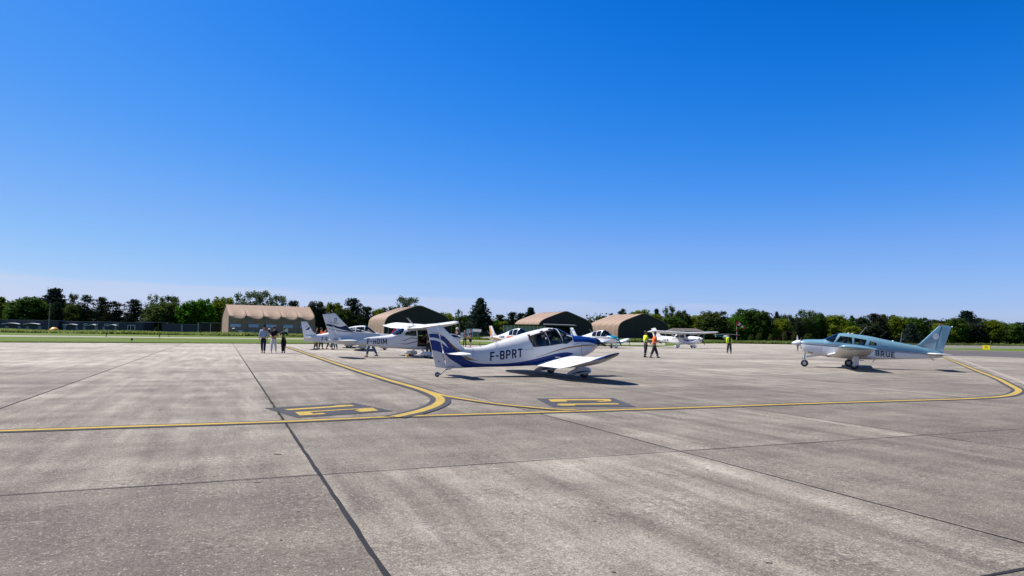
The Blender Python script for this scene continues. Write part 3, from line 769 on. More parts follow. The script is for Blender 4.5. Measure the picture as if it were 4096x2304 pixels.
# ---- four-seat low-wing trainers (cranked wing, nose wheel) --------
def low_wing(name, loc, yaw, label, P, group=None, wing_paint=None):
    c = Craft(name, loc, yaw, label, group); r = c.root
    cowl, spin = P.get('cowl', P_WHITE), P.get('spinner', P_WHITE)
    tab = [(-4.55, 1.12, .62, .02, .85, 2, 2), (-4.3, 1.14, .60, .07, .85, 2.2, 3), (-3.6, 1.20, .56, .16, .84, 2.2, 4), (-3.0, 1.32, .53, .25, .86, 2.2, 5), (-2.3, 1.50, .50, .35, .92, 2.2, 5), (-1.6, 1.70, .48, .46, .98, 2.2, 5),
           (-1.1, 1.83, .46, .53, 1.05, 2.3, 5), (-.5, 1.95, .45, .56, 1.1, 2.3, 5), (0, 1.985, .45, .56, 1.12, 2.3, 5), (.35, 1.90, .46, .55, 1.12, 2.3, 4.5), (.65, 1.70, .47, .53, 1.12, 2.3, 4), (.95, 1.46, .49, .52, 1.1, 2.5, 4),
           (1.2, 1.40, .52, .50, 1.08, 2.5, 3.5), (1.55, 1.32, .60, .44, 1.05, 2.5, 3), (1.85, 1.21, .72, .32, 1.0, 2.3, 2.4), (1.95, 1.14, .82, .20, .98, 2, 2)]
    wins = [('rear_window', [(-1.30, 1.70), (-1.22, 1.30), (-.62, 1.30), (-.62, 1.83), (-1.0, 1.79)]), ('cabin_window', [(-.56, 1.84), (-.56, 1.30), (.0, 1.30), (.12, 1.86), (-.2, 1.88)]),
            ('windscreen', [(.16, 2.1), (.05, 1.30), (.72, 1.30), (1.0, 1.42), (1.02, 2.1)], 0, 1)]
    zones = [(1, [(.98, 1.9), (.98, 1.17), (1.5, 1.15), (1.98, 1.0), (2.1, 1.0), (2.1, 1.9)])]
    c.body(tab, 90, wins, zones, [P_WHITE, cowl], M_GLASS, m=36)
    c.slab('rudder', [(-4.92, 2.22), (-4.68, 2.22), (-4.36, 1.2), (-4.40, .66), (-4.62, .62), (-4.70, 1.1)], .03, P_WHITE)
    c.slab('fin', [(-4.67, 2.22), (-4.45, 2.22), (-3.95, 1.42), (-3.62, 1.16), (-4.35, 1.08)], .045, P_WHITE)
    for nm, T, B_, mt in P.get('stripes', []): c.stripe(nm, T, B_, mt, n=24, rows=3)
    if 'reg' in P:
        t, x0, x1, z, sz = P['reg']
        c.text('registration', t, x0, z, sz, P_BLACK, -1, xs=.92, sw=.22); c.text('registration', t, x1, z, sz, P_BLACK, 1, xs=.88)
    c.line('canopy_frame', [(.13, 1.93), (.08, 1.6), (.03, 1.30)], .05, P_WHITE); c.line('canopy_frame', [(-.59, 1.90), (-.59, 1.30)], .05, P_WHITE)
    c.line('window_frame', [(-1.22, 1.30), (-.5, 1.29), (.3, 1.29), (.72, 1.295), (.98, 1.40)], .035, P_BLACK, n=30)
    th = .135; wp = wing_paint or P_WING
    for sd_ in (-1, 1):
        mb = MB(); wing_mesh(mb, half([(.4, .72, .60, -.96, .55, th), (2.4, .72, .60, -.96, .55, th), (3.0, .66, .74, -.86, .70, .13), (3.7, .50, .91, -.70, .88, .12), (4.15, .32, 1.03, -.58, 1.01, .10), (4.34, .1, 1.08, -.45, 1.07, .03)], sd_))
        w = mb.build('wing', wp, r)
        if 'le' in P:
            mb = MB(); wing_mesh(mb, half([(.42, .735, .60, .42, .595, .50), (2.4, .735, .60, .42, .595, .50), (3.7, .515, .91, .25, .905, .50), (4.2, .30, 1.045, .10, 1.04, .45)], sd_)); mb.build('leading_edge', P['le'], w)
        spat(r, 0, sd_ * 1.3, .24, .32, .55, .12, .17, P_WHITE, droop=-.05)
        mb = MB(); mb.tube([(0.02, sd_ * 1.3, .56), (0, sd_ * 1.3, .25)], [.10, .075], 12); mb.build('gear_leg', P_WHITE, r)
        wheel(r, 0, sd_ * 1.3, .17, .17, .12)
        mb = MB(); wing_mesh(mb, half([(.03, -3.98, .98, -4.62, .98, .10), (1.3, -3.98, .98, -4.60, .98, .09), (1.58, -4.05, .98, -4.55, .98, .05)], sd_))
        o = mb.build('tailplane', P_WING, r)
        tw = P.get('stab_tilt', 0)
        if tw:
            M_ = Matrix.Translation((-4.15, 0, .98)) @ Matrix.Rotation(tw, 4, 'Y') @ Matrix.Translation((4.15, 0, -.98)); o.data.transform(M_)
    spat(r, 1.75, 0, .22, .30, .42, .11, .16, P_WHITE, droop=-.03)
    mb = MB(); mb.tube([(1.62, 0, .75), (1.75, 0, .28)], [.075, .06], 12); mb.build('nose_leg', P_WHITE, r); wheel(r, 1.75, 0, .155, .155, .11, name='nose_wheel')
    prop(r, 1.93, .985, .90, P.get('prop', R_(125)), spin, 2.22, .16)
    for y in (-.2, .2):
        mb = MB(); mb.box((1.945, y, 1.0), (.05, .14, .10)); mb.build('air_intake', P_BLACK, r)
    mb = MB(); mb.box((.78, 0, 1.26), (.08, .9, .22)); mb.build('instrument_panel', P_BLACK, r)
    for y in (-.25, .25): seat(r, .1, y, .95, P.get('seat', P_SEAT)); seat(r, -.75, y, .98, P.get('seat', P_SEAT), .9)
    antenna(r, [(-1.62, 0, 1.69), (-2.02, 0, 2.08)], .01); antenna(r, [(-2.9, 0, 1.33), (-3.0, 0, 1.6)], .008)
    return c
def band(x, w, z0, z1, lean): 
    return [(x, z1), (x + lean, z0)], [(x + w, z1), (x + w + lean, z0)]
S1 = [('yellow_band', [(-4.94, 2.24), (-4.80, 1.7), (-4.52, 1.2)], [(-4.76, 2.24), (-4.52, 1.7), (-4.28, 1.2)], P_YEL),
      ('red_band', [(-4.90, 1.96), (-4.78, 1.5), (-4.66, 1.2)], [(-4.84, 1.96), (-4.66, 1.5), (-4.55, 1.2)], P_ORNG),
      ('yellow_stripe', [(-4.5, 1.12), (-4.1, 1.04), (-3.3, .86), (-2.6, .74), (-1.8, .72), (-.6, .78), (.6, .86), (1.8, .96)], [(-4.5, 1.02), (-4.1, .96), (-3.3, .78), (-2.6, .65), (-1.8, .63), (-.6, .70), (.6, .80), (1.8, .93)], P_YEL),
      ('orange_panel', [(-1.55, 1.14), (-.6, 1.19), (.3, 1.20)], [(-1.55, .96), (-.6, 1.02), (.3, 1.10)], P_ORNG)]
AC_Y = low_wing('low_wing_aircraft', (0.94, 72.85, 0), R_(-46.7), 'white low-wing aeroplane with orange and yellow stripes, before the timber shed',
    {'cowl': P_YEL, 'spinner': P_YEL, 'stripes': S1, 'reg': ('F-GNNM', -2.95, -1.75, .96, .23), 'stab_tilt': R_(-9), 'prop': R_(100), 'le': P_YEL}, 'parked light aeroplanes')
AC_Y.root.scale = (1.02, 1.02, 1.06)
S2 = [('teal_band', [(-4.90, 2.1), (-4.72, 1.7), (-4.42, 1.2)], [(-4.90, 2.24), (-4.56, 1.7), (-4.22, 1.2)], P_TEAL),
      ('navy_band', [(-4.80, 1.70), (-4.68, 1.45), (-4.55, 1.2)], [(-4.77, 1.70), (-4.60, 1.45), (-4.44, 1.2)], P_NAVY),
      ('navy_stripe', [(-4.0, 1.10), (-2.4, 1.18), (-.6, 1.20), (1.0, 1.20), (1.8, 1.12)], [(-4.0, 1.08), (-2.4, 1.15), (-.6, 1.165), (1.0, 1.165), (1.8, 1.095)], P_NAVY),
      ('navy_stripe', [(-4.0, 1.03), (-2.4, 1.09), (-.6, 1.11), (1.0, 1.11), (1.8, 1.06)], [(-4.0, .99), (-2.4, 1.05), (-.6, 1.065), (1.0, 1.065), (1.8, 1.02)], P_NAVY),
      ('fin_emblem', [(-4.52, 2.0), (-4.48, 2.04), (-4.40, 2.04), (-4.36, 1.98)], [(-4.52, 1.92), (-4.48, 1.86), (-4.41, 1.86), (-4.37, 1.92)], P_TEAL)]
AC_T = low_wing('low_wing_aircraft', (10.83, 79.4, 0), R_(-48), 'white low-wing aeroplane with teal engine cowling and spinner, parked before the third hangar',
    {'cowl': P_TEAL, 'spinner': P_TEAL, 'stripes': S2, 'le': P_TEAL, 'prop': R_(128), 'seat': P_SEATB}, 'parked light aeroplanes')
AC_T.root.scale = (1.09, 1.09, 1.06)
S3 = [('red_arc', [(-4.55, 1.72), (-4.53, 1.82), (-4.46, 1.88), (-4.38, 1.88)], [(-4.51, 1.72), (-4.50, 1.80), (-4.45, 1.84), (-4.39, 1.84)], P_RED),
      ('blue_swirl', [(-4.50, 1.60), (-4.42, 1.68), (-4.32, 1.76), (-4.24, 1.82)], [(-4.46, 1.55), (-4.36, 1.55), (-4.26, 1.62), (-4.22, 1.72)], P_BLUE)]
AC_G = low_wing('low_wing_aircraft', (-12.12, 55.4, 0), R_(11.3), 'plain white low-wing aeroplane with a round red and blue emblem on its fin',
    {'spinner': P_BLACK, 'stripes': S3, 'reg': ('F-G', -3.25, -1.9, .72, .27), 'prop': R_(85)}, 'parked light aeroplanes')

# ---- high-wing four-seaters ----------------------------------------
def high_wing(name, loc, yaw, label, kind, group=None, span=5.05):
    c = Craft(name, loc, yaw, label, group); r = c.root
    tab = [(-5.05, .93, .76, .03, .85, 2, 2), (-4.8, 1.03, .75, .09, .88, 2.2, 2.5), (-4.2, 1.09, .73, .16, .90, 2.3, 3), (-3.2, 1.18, .68, .27, .92, 2.6, 4), (-2.3, 1.26, .60, .38, .95, 2.8, 4.5), (-1.80, 1.33, .56, .44, .98, 3, 5),
           (-1.45, 1.52, .54, .48, 1.02, 3.2, 5), (-1.1, 1.71, .52, .52, 1.05, 3.4, 5), (-.8, 1.76, .50, .54, 1.08, 3.6, 5), (-.2, 1.78, .47, .55, 1.1, 3.8, 5), (.4, 1.78, .46, .55, 1.1, 3.8, 5), (.62, 1.74, .46, .54, 1.1, 3.4, 5), (.9, 1.60, .46, .53, 1.08, 2.8, 4.5), (1.12, 1.49, .47, .51, 1.06, 2.6, 4), (1.6, 1.47, .50, .47, 1.06, 2.5, 3.5),
           (2.1, 1.44, .56, .42, 1.06, 2.5, 3), (2.45, 1.38, .66, .34, 1.08, 2.4, 2.6), (2.58, 1.32, .80, .24, 1.08, 2.2, 2.2)]
    gl = M_GLASSG if kind == 0 else M_GLASS
    door = [(-.28, 1.62), (-.28, .66), (.46, .66), (.50, 1.3), (.42, 1.64)]
    wins = [('rear_window', [(-1.62, 1.95), (-1.70, 1.32), (-1.30, 1.36), (-1.06, 1.62), (-1.04, 1.95)], 0, 1),
            ('side_window', [(-1.10, 1.30), (-.98, 1.50), (-.72, 1.58), (-.36, 1.60), (-.34, 1.27)]),
            ('windscreen', [(.60, 1.95), (.70, 1.36), (1.02, 1.38), (1.14, 1.50), (1.14, 1.95)], 0, 1)]
    if kind == 0:
        wins += [(None, door, -1), ('door_window', [(-.22, 1.60), (-.22, 1.28), (.48, 1.28), (.44, 1.60)], 1)]
    else:
        wins += [('door_window', [(-.26, 1.60), (-.26, 1.28), (.52, 1.28), (.44, 1.62)])]
    c.body(tab, 110, wins, [], [P_WHITE], gl, m=40)
    # fin with long dorsal fillet and rudder
    c.slab('rudder', [(-5.75, 2.42), (-5.44, 2.46), (-4.80, 1.04), (-4.93, .80), (-5.22, .88)], .03, P_WHITE)
    c.slab('fin', [(-5.43, 2.46), (-5.06, 2.51), (-4.60, 2.05), (-4.15, 1.60), (-3.9, 1.44), (-4.1, 1.12), (-4.79, 1.06)], .05, P_WHITE)
    mb = MB(); rings = []
    for x, zt, w in ((-4.7, 1.50, .05), (-4.2, 1.56, .055), (-3.8, 1.47, .06), (-3.2, 1.435, .06), (-2.4, 1.40, .06), (-1.75, 1.36, .05)):
        zb_ = interp(tab, x)[0] - .06
        rings.append([Vector((x, y, z)) for y, z in ((-w * 2.6, zb_), (-w * .9, zb_ + (zt - zb_) * .5), (-w * .3, zt - .01), (0, zt), (w * .3, zt - .01), (w * .9, zb_ + (zt - zb_) * .5), (w * 2.6, zb_))])
    mb.rings(rings); d_ = mb.build('dorsal_fillet', P_WHITE, r)
    bm = bmesh.new(); bm.from_mesh(d_.data); c.bvh.append(BVHTree.FromBMesh(bm)); bm.free()
    # wing
    for sd_ in (-1, 1):
        mb = MB(); wing_mesh(mb, half([(.0, .74, 1.87, -.90, 1.70, .165), (2.5, .74, 1.94, -.90, 1.75, .165), (span - .35, .48, 2.06, -.72, 1.90, .16), (span - .08, .36, 2.05, -.62, 1.92, .12), (span, .15, 2.0, -.52, 1.94, .03)], sd_))
        w = mb.build('wing', P_WING, r)
        mb = MB()
        for k in range(1, 9):
            y = sd_ * (.5 + k * .52)
            mb.box((-.74, y, 1.835 + abs(y) * .03), (.22, .02, .012), ry=R_(8))
        mb.build('flap_rib', P_WING, w)
        mb = MB(); mb.box((.70, sd_ * (span - .9), 1.93), (.02, .01, .01)); 
        mb = MB(); a = Vector((.30, sd_ * .52, .62)); b_ = Vector((.22, sd_ * 2.45, 1.78)); rings = []
        for t in (0, 1):
            p = a.lerp(b_, t); rings.append([p + Vector((.075 * math.cos(q), 0, .028 * math.sin(q))) for q in [2 * PI * j / 12 for j in range(12)]])
        mb.rings(rings); mb.build('wing_strut', P_WHITE, r)
        spat(r, 0, sd_ * 1.22, .22, .42, .50, .12, .17, P_WHITE, flat=.6)
        mb = MB(); mb.tube([(-.02, sd_ * .40, .56), (-.02, sd_ * .8, .42), (0, sd_ * 1.16, .22)], [.05, .04, .035], 10); mb.build('gear_leg', P_WHITE, r)
        wheel(r, 0, sd_ * 1.22, .165, .165, .12)
        mb = MB(); wing_mesh(mb, half([(.03, -3.95, .98, -5.12, .98, .08), (1.0, -4.08, .985, -5.08, .985, .08), (1.62, -4.20, .99, -5.0, .99, .07), (1.68, -4.32, .99, -4.92, .99, .03)], sd_)); mb.build('tailplane', P_WING, r)
    mb = MB(); mb.box((-.07, 0, 1.82), (1.56, 1.06, .13)); o = mb.build('wing_root_fairing', P_WING, r)
    spat(r, 1.60, 0, .21, .36, .40, .11, .15, P_WHITE, flat=.6)
    mb = MB(); mb.tube([(1.72, 0, .62), (1.62, 0, .25)], [.035, .03], 10); mb.tube([(1.58, 0, .60), (1.52, 0, .40)], .014, 6); mb.build('nose_leg', P_GREYM, r)
    wheel(r, 1.60, 0, .155, .155, .11, name='nose_wheel')
    prop(r, 2.58, 1.19, .93, R_(88) if kind == 0 else R_(130), P_WHITE, 2.93, .16)
    for y, z in ((-.2, 1.2), (.2, 1.2), (0, .92)):
        mb = MB(); mb.box((2.565, y, z), (.06, .16, .11)); mb.build('air_intake', P_BLACK, r)
    mb = MB(); mb.box((-.1, 0, .62), (2.0, .9, .03)); mb.build('cabin_floor', P_BLACK, r)
    mb = MB(); mb.box((.72, 0, 1.26), (.08, .94, .26)); mb.build('instrument_panel', P_BLACK, r)
    for y in (-.25, .25): seat(r, .02, y, .82, P_SEATB); seat(r, -.85, y, .86, P_SEATB, .85)
    for y, x in ((.25, -.2), (-.2, -.45)): antenna(r, [(x, y, 1.90), (x - .42, y, 2.36)], .011)
    mb = MB(); mb.lathe([(0, .028), (.04, .024), (.05, .004)], (-5.14, 0, 2.50), 'z', 10); mb.build('beacon', P_RED, r)
    if kind == 0:
        mb = MB(); mb.box((0, 0, 0), (.04, .74, .95)); o = mb.build('open_door', P_WHITE, r); o.location = (.62, -.90, 1.06); o.rotation_euler = (0, 0, R_(8))
        mb = MB(); mb.box((.03, 0, .30), (.02, .60, .26)); mb.build('door_pane', gl, o)
        c.text('registration', 'F-HDIM', -3.24, .79, .31, P_BLACK, -1, xs=.95, sw=.185); c.text('registration', 'F-HDIM', -1.90, .80, .30, P_BLACK, 1, xs=1.0, sw=.19)
        c.stripe('navy_wave', [(-1.30, 1.035), (-1.08, 1.035), (-.80, 1.145), (-.60, 1.185), (-.29, 1.145)], [(-1.30, 1.03), (-1.05, 1.005), (-.80, 1.11), (-.60, 1.145), (-.29, 1.115)], P_NAVY, rows=2)
        c.stripe('navy_wave', [(-1.50, .845), (-1.0, .825), (-.62, .90), (-.29, .99)], [(-1.50, .84), (-.98, .79), (-.60, .865), (-.29, .955)], P_NAVY, rows=2)
        c.stripe('navy_cowl', [(.95, 1.46), (1.5, 1.45), (2.1, 1.42), (2.52, 1.32)], [(.95, 1.40), (1.5, 1.33), (2.1, 1.25), (2.52, 1.22)], P_NAVY, rows=4)
        c.stripe('navy_band', [(-5.58, 1.90), (-5.2, 1.86), (-4.8, 1.74), (-4.56, 1.78), (-4.40, 1.83)], [(-5.53, 1.80), (-5.1, 1.70), (-4.6, 1.58), (-4.2, 1.50), (-3.85, 1.45)], P_NAVY, rows=6)
        c.stripe('navy_line', [(-5.5, 2.02), (-5.1, 1.975), (-4.85, 1.95)], [(-5.5, 2.01), (-5.1, 1.94), (-4.85, 1.92)], P_NAVY, rows=1)
        c.stripe('navy_line', [(-5.42, 1.66), (-5.0, 1.56), (-4.4, 1.50), (-3.9, 1.46)], [(-5.42, 1.65), (-5.0, 1.525), (-4.4, 1.465), (-3.9, 1.43)], P_NAVY, rows=1)
        c.stripe('fin_emblem', [(-5.12, 2.22), (-4.94, 2.24)], [(-5.12, 2.18), (-4.94, 2.19)], P_TEAL, n=4, rows=1)
        c.stripe('fin_emblem', [(-4.985, 2.19), (-4.94, 2.20)], [(-4.985, 2.06), (-4.94, 2.06)], P_TEAL, n=3, rows=1)
        c.stripe('fin_emblem', [(-5.12, 2.13), (-5.03, 2.14)], [(-5.12, 2.08), (-5.03, 2.085)], P_NAVY, n=3, rows=1)
        c.stripe('fin_emblem', [(-5.17, 2.02), (-4.97, 2.03)], [(-5.17, 1.995), (-4.97, 2.005)], P_NAVY, n=3, rows=1)
        mb = MB(); mb.box((-3.85, -.24, .90), (.10, .02, .05)); mb.build('static_plate', P_GREYM, r)
    else:
        c.text('registration', 'F-GTJC', -3.45, .82, .29, P_NAVY, -1, xs=1.0, sw=.24); c.text('registration', 'F-GTJC', -1.95, .84, .25, P_NAVY, 1, xs=1.05)
        c.stripe('navy_sweep', [(.20, 1.20), (.6, 1.09), (1.2, 1.0), (1.9, 1.07), (2.40, 1.20)], [(.20, 1.18), (.6, .92), (1.2, .82), (1.9, .95), (2.40, 1.17)], P_BLUE, rows=3)
        c.stripe('navy_sweep', [(.3, 1.27), (.8, 1.17), (1.4, 1.12), (2.0, 1.18)], [(.3, 1.24), (.8, 1.12), (1.4, 1.06), (2.0, 1.14)], P_NAVY, rows=2)
        c.stripe('navy_line', [(-1.7, 1.14), (-.4, 1.21), (.3, 1.24)], [(-1.7, 1.12), (-.4, 1.185), (.3, 1.215)], P_NAVY, rows=1)
        c.stripe('ochre_line', [(-1.7, 1.06), (-.4, 1.11), (.3, 1.08)], [(-1.7, 1.04), (-.4, 1.085), (.3, 1.055)], P_GOLD, rows=1)
        c.stripe('navy_line', [(-5.60, 2.12), (-5.0, 2.16)], [(-5.60, 2.09), (-5.0, 2.13)], P_NAVY, n=4, rows=1)
        c.stripe('navy_line', [(-5.2, 1.72), (-4.7, 1.74)], [(-5.2, 1.69), (-4.7, 1.71)], P_NAVY, n=4, rows=1)
        c.stripe('ochre_line', [(-5.2, 1.64), (-4.7, 1.66)], [(-5.2, 1.61), (-4.7, 1.63)], P_YEL, n=4, rows=1)
        c.stripe('fin_emblem', [(-5.0, 1.90), (-4.75, 1.92)], [(-5.0, 1.80), (-4.75, 1.82)], P_GREYB, n=4, rows=1)
    return c
AC_H = high_wing('high_wing_aircraft', (-5.55, 40.6, 0), R_(28.9), 'white high-wing aeroplane lettered F-HDIM with navy fin bands and its door open', 0, 'parked light aeroplanes')
AC_J = high_wing('high_wing_aircraft', (22.4, 87.5, 0), R_(-58.3), 'white high-wing aeroplane lettered F-GTJC with blue sweep on the cowling, beyond the hi-vis pair', 1, 'parked light aeroplanes', span=5.7)
AC_J.root.scale = (1.06, 1.06, 1.04)
# yellow chock under the far wheel of F-HDIM
def at(c, x, y, z=0.0): 
    q = c.root.matrix_basis @ Vector((x, y, z)); return q
bpy.context.view_layer.update()
mb = MB(); mb.box((0, 0, .05), (.16, .28, .10), taper=.45); mb.tube([(0, -.14, .08), (0, -.22, .14), (0, .22, .14), (0, .14, .08)], .012, 6)
o = mb.build('wheel_chock', P_YEL); o.location = at(AC_H, -.26, 1.22); o.rotation_euler = (0, 0, R_(28.9)); tag(o, 'yellow wheel chock behind the far wheel of the white high-wing aeroplane F-HDIM', 'wheel chock')

# ---- pale blue four-seater at the right ----------------------------
def blue_four_seater():
    c = Craft('low_wing_aircraft', (17.6, 35.2, 0), R_(158), 'pale blue and white low-wing aeroplane lettered BRUE, nose to the left', None); r = c.root
    tab = [(-4.16, .90, .74, .03, .82, 2, 2), (-4.09, .94, .67, .06, .82, 2, 2.4), (-3.75, 1.04, .605, .11, .84, 2.2, 3), (-3.01, 1.21, .555, .21, .88, 2.2, 3.5), (-2.26, 1.36, .52, .32, .93, 2.2, 4), (-1.57, 1.51, .49, .43, .98, 2.3, 4.5),
           (-.87, 1.67, .47, .51, 1.02, 2.4, 4.5), (-.15, 1.765, .475, .55, 1.05, 2.4, 4.5), (.14, 1.80, .485, .56, 1.07, 2.4, 4.5), (.43, 1.79, .50, .56, 1.08, 2.4, 4.5), (.69, 1.72, .515, .56, 1.08, 2.4, 4.5), (.95, 1.60, .55, .55, 1.08, 2.4, 4), (1.16, 1.485, .57, .54, 1.08, 2.5, 4), (1.32, 1.455, .59, .52, 1.08, 2.6, 4),
           (1.89, 1.45, .66, .47, 1.08, 2.6, 3.5), (2.14, 1.435, .72, .43, 1.10, 2.6, 3), (2.27, 1.42, .88, .38, 1.14, 2.5, 2.4), (2.34, 1.41, 1.08, .32, 1.22, 2.4, 2.2)]
    wins = [('windscreen', [(1.185, 1.475), (1.06, 1.37), (.80, 1.30), (.52, 1.745), (.52, 2.0), (1.185, 2.0)], 0, 1),
            ('cabin_window', [(.46, 1.66), (-.08, 1.59), (-.08, 1.245), (.68, 1.325)]), ('cabin_window', [(-.18, 1.57), (-.76, 1.465), (-.64, 1.18), (-.16, 1.235)]), ('rear_window', [(-.90, 1.41), (-1.19, 1.32), (-1.20, 1.19), (-.82, 1.195)])]
    # white below the grey-blue cheat line
    low = [(2.5, 1.20), (1.31, 1.115), (-1.25, .915), (-3.6, .77), (-4.3, .735), (-4.3, .3), (2.5, .3)]
    mid = [(2.5, 1.30), (1.31, 1.235), (-1.26, 1.015), (-3.65, .82), (-4.3, .77), (-4.3, .735), (-3.6, .77), (-1.25, .915), (1.31, 1.115), (2.5, 1.20)]
    c.body(tab, 110, wins, [(1, low), (2, mid)], [P_SKYB, P_WHITE, P_GREYB], M_GLASS, m=48)
    c.slab('rudder', [(-4.16, 2.27), (-4.56, 2.20), (-4.13, .88), (-3.84, 1.02)], .03, P_SKYB)
    c.slab('fin', [(-3.0, 1.215), (-3.16, 1.33), (-4.04, 2.26), (-4.15, 2.27), (-3.83, 1.0), (-3.3, 1.1)], .05, P_SKYB)
    for k in range(17):
        z = 1.14 + k * .063
        xa = -3.12 - max(0, (z - 1.22)) * .93 - .10; xb = -3.86 - (z - 1.05) * .24
        if xa - xb > .06: c.line('rib', [(xa, z + .0), (xb, z - .02)], .010, P_GREYB, n=4)
        c.line('rib', [(xb - .06, z - .02), (xb - .29, z - .035)], .007, P_GREYB, n=3)
    c.line('hinge_line', [(-4.15, 2.26), (-3.84, 1.03)], .014, P_GREYB)
    # round seal on the fin
    cx, cz = -3.855, 1.70
    for rad_, mt, of in ((.135, P_PAPER, .006), (.105, P_GREYB, .009), (.095, P_PAPER, .012)):
        mb = MB(); pts = [c.hit(cx + rad_ * math.cos(a), cz + rad_ * 1.12 * math.sin(a), 1, of) for a in [2 * PI * k / 28 for k in range(28)]]
        if all(p is not None for p in pts):
            mx_ = max(p.y for p in pts); pts = [Vector((p.x, mx_ + of, p.z)) for p in pts]
            mb.add(pts, [tuple(range(28))]); mb.build('round_seal', mt, r, fix=False)
    for dx, dz, w in ((-.05, .04, .05), (.03, .05, .06), (.0, -.01, .09), (-.03, -.06, .06), (.05, -.03, .03)):
        c.line('seal_mark', [(cx + dx - w / 2, cz + dz), (cx + dx + w / 2, cz + dz)], .016, P_GREYB, side=1, n=3, off=.03)
    c.line('cheat_line', [(2.30, 1.262), (1.31, 1.20), (-1.26, .985), (-3.65, .80)], .012, P_WHITE, n=50); c.line('cheat_line', [(2.30, 1.225), (1.31, 1.16), (-1.26, .955), (-3.65, .785)], .010, P_WHITE, n=50)
    c.text('registration', 'BRUE', -1.13, .665, .262, P_GREYB, 1, slope=-.085, xs=1.18, sw=.20); c.text('registration', 'F-BRUE', -2.35, .60, .25, P_GREYB, -1, slope=.085)
    c.line('name_script', [(-1.45, 1.15), (-1.72, 1.125)], .022, P_GREYB, n=6)
    for p in ([(1.31, 1.44), (1.33, 1.1), (1.44, .63)], [(-.12, 1.75), (-.12, 1.25)], [(.68, 1.10), (.70, .80)], [(-1.36, 1.54), (-1.38, .95)], [(-3.62, 1.05), (-3.60, .62)], [(1.40, .80), (.72, .80)]): c.line('panel_gap', p, .010, P_SEAM)
    c.line('window_frame', [(.46, 1.67), (-.08, 1.60)], .03, P_SKYB); c.line('window_pillar', [(.50, 1.76), (.74, 1.31)], .06, P_SKYB); c.line('windscreen_edge', [(1.17, 1.47), (1.06, 1.37), (.80, 1.30)], .02, P_SKYB)
    # cowl details: name plate, drain, light
    c.stripe('exhaust_plate', [(2.0, .815), (1.76, .775)], [(2.0, .765), (1.76, .725)], P_BLACK, n=5, sides=(1,), rows=1); c.stripe('exhaust_slot', [(1.985, .80), (1.775, .765)], [(1.985, .78), (1.775, .745)], P_METAL, n=5, sides=(1,), rows=1, off=.008)
    c.stripe('latch', [(1.55, .80), (1.53, .80)], [(1.55, .73), (1.53, .73)], P_GREYM, n=3, sides=(1, -1), rows=1)
    mb = MB(); mb.lathe([(0, .07), (.05, .06), (.075, .03), (.08, .002)], (2.27, .20, 1.09), 'x', 14); mb.build('landing_lamp', P_PAPER, r)
    for sd_ in (-1, 1):
        # constant chord wing, wider glove at the root, rounded tip
        mb = MB(); wing_mesh(mb, half([(.42, 1.12, .64, -.70, .60, .13), (.75, 1.05, .68, -.72, .62, .13), (1.35, .80, .76, -.74, .70, .15), (4.25, .80, 1.11, -.74, 1.06, .15)], sd_)); w = mb.build('wing', P_WING, r)
        mb = MB(); wing_mesh(mb, half([(4.252, .80, 1.11, -.74, 1.06, .152), (4.5, .76, 1.14, -.74, 1.07, .15), (4.66, .66, 1.155, -.74, 1.06, .12), (4.74, .45, 1.15, -.72, 1.04, .05)], sd_)); mb.build('wing_tip', P_SKYB, w)
        mb = MB(); wing_mesh(mb, half([(.03, -3.45, .84, -4.34, .81, .09), (1.3, -3.45, .84, -4.34, .81, .085), (1.52, -3.55, .84, -4.30, .815, .04)], sd_)); mb.build('tailplane', P_WING, r)
        mb = MB(); mb.tube([(-.08, sd_ * 1.58, .80), (-.10, sd_ * 1.60, .20)], [.045, .035], 10); mb.build('gear_leg', P_GREYM, r)
        mb = MB(); mb.box((-.13, sd_ * 1.72, .42), (.27, .015, .44), taper=.95); mb.build('gear_door', P_WHITE, r)
        wheel(r, -.06, sd_ * 1.62, .20, .20, .14)
    mb = MB(); mb.tube([(2.13, 0, .80), (2.16, 0, .42)], .035, 10); mb.tube([(2.16, -.07, .42), (2.16, -.07, .19)], .018, 8); mb.tube([(2.16, .07, .42), (2.16, .07, .19)], .018, 8)
    mb.box((2.16, 0, .43), (.10, .20, .05)); mb.tube([(2.25, 0, .50), (2.30, 0, .46), (2.10, 0, .44)], .014, 6); mb.build('nose_leg', P_METAL, r)
    wheel(r, 2.165, 0, .185, .185, .10, name='nose_wheel')
    mb = MB(); mb.box((1.76, .10, .585), (.66, .015, .11), ry=R_(10)); mb.build('nose_gear_door', P_WHITE, r)
    prop(r, 2.38, 1.24, .92, R_(153), P_WHITE, 2.79, .165, paint('blade_grey', (.14, .14, .15), .5))
    mb = MB(); mb.lathe([(-.04, .30), (.0, .30), (.01, .17)], (2.34, 0, 1.24), 'x', 24); mb.build('cowl_ring', P_BLACK, r)
    antenna(r, [(-.47, 0, 1.73), (-.79, 0, 2.14)], .008); antenna(r, [(-1.40, 0, 1.55), (-1.42, 0, 1.63), (-1.72, 0, 1.90)], .006, P_BLACK); antenna(r, [(-2.30, 0, 1.34), (-2.34, 0, 1.50), (-2.40, 0, 1.90)], .009)
    mb = MB(); mb.lathe([(0, .05), (.03, .04), (.045, .01)], (-1.98, 0, 1.42), 'z', 12); mb.lathe([(0, .05), (.03, .04), (.04, .01)], (.05, .12, 1.785), 'z', 12); mb.lathe([(0, .05), (.03, .04), (.04, .01)], (-.15, -.1, 1.76), 'z', 12); mb.build('roof_blister', P_PAPER, r)
    mb = MB(); mb.lathe([(0, .035), (.06, .03), (.08, .004)], (-4.06, 0, 2.26), 'z', 10); mb.build('beacon', P_RED, r)
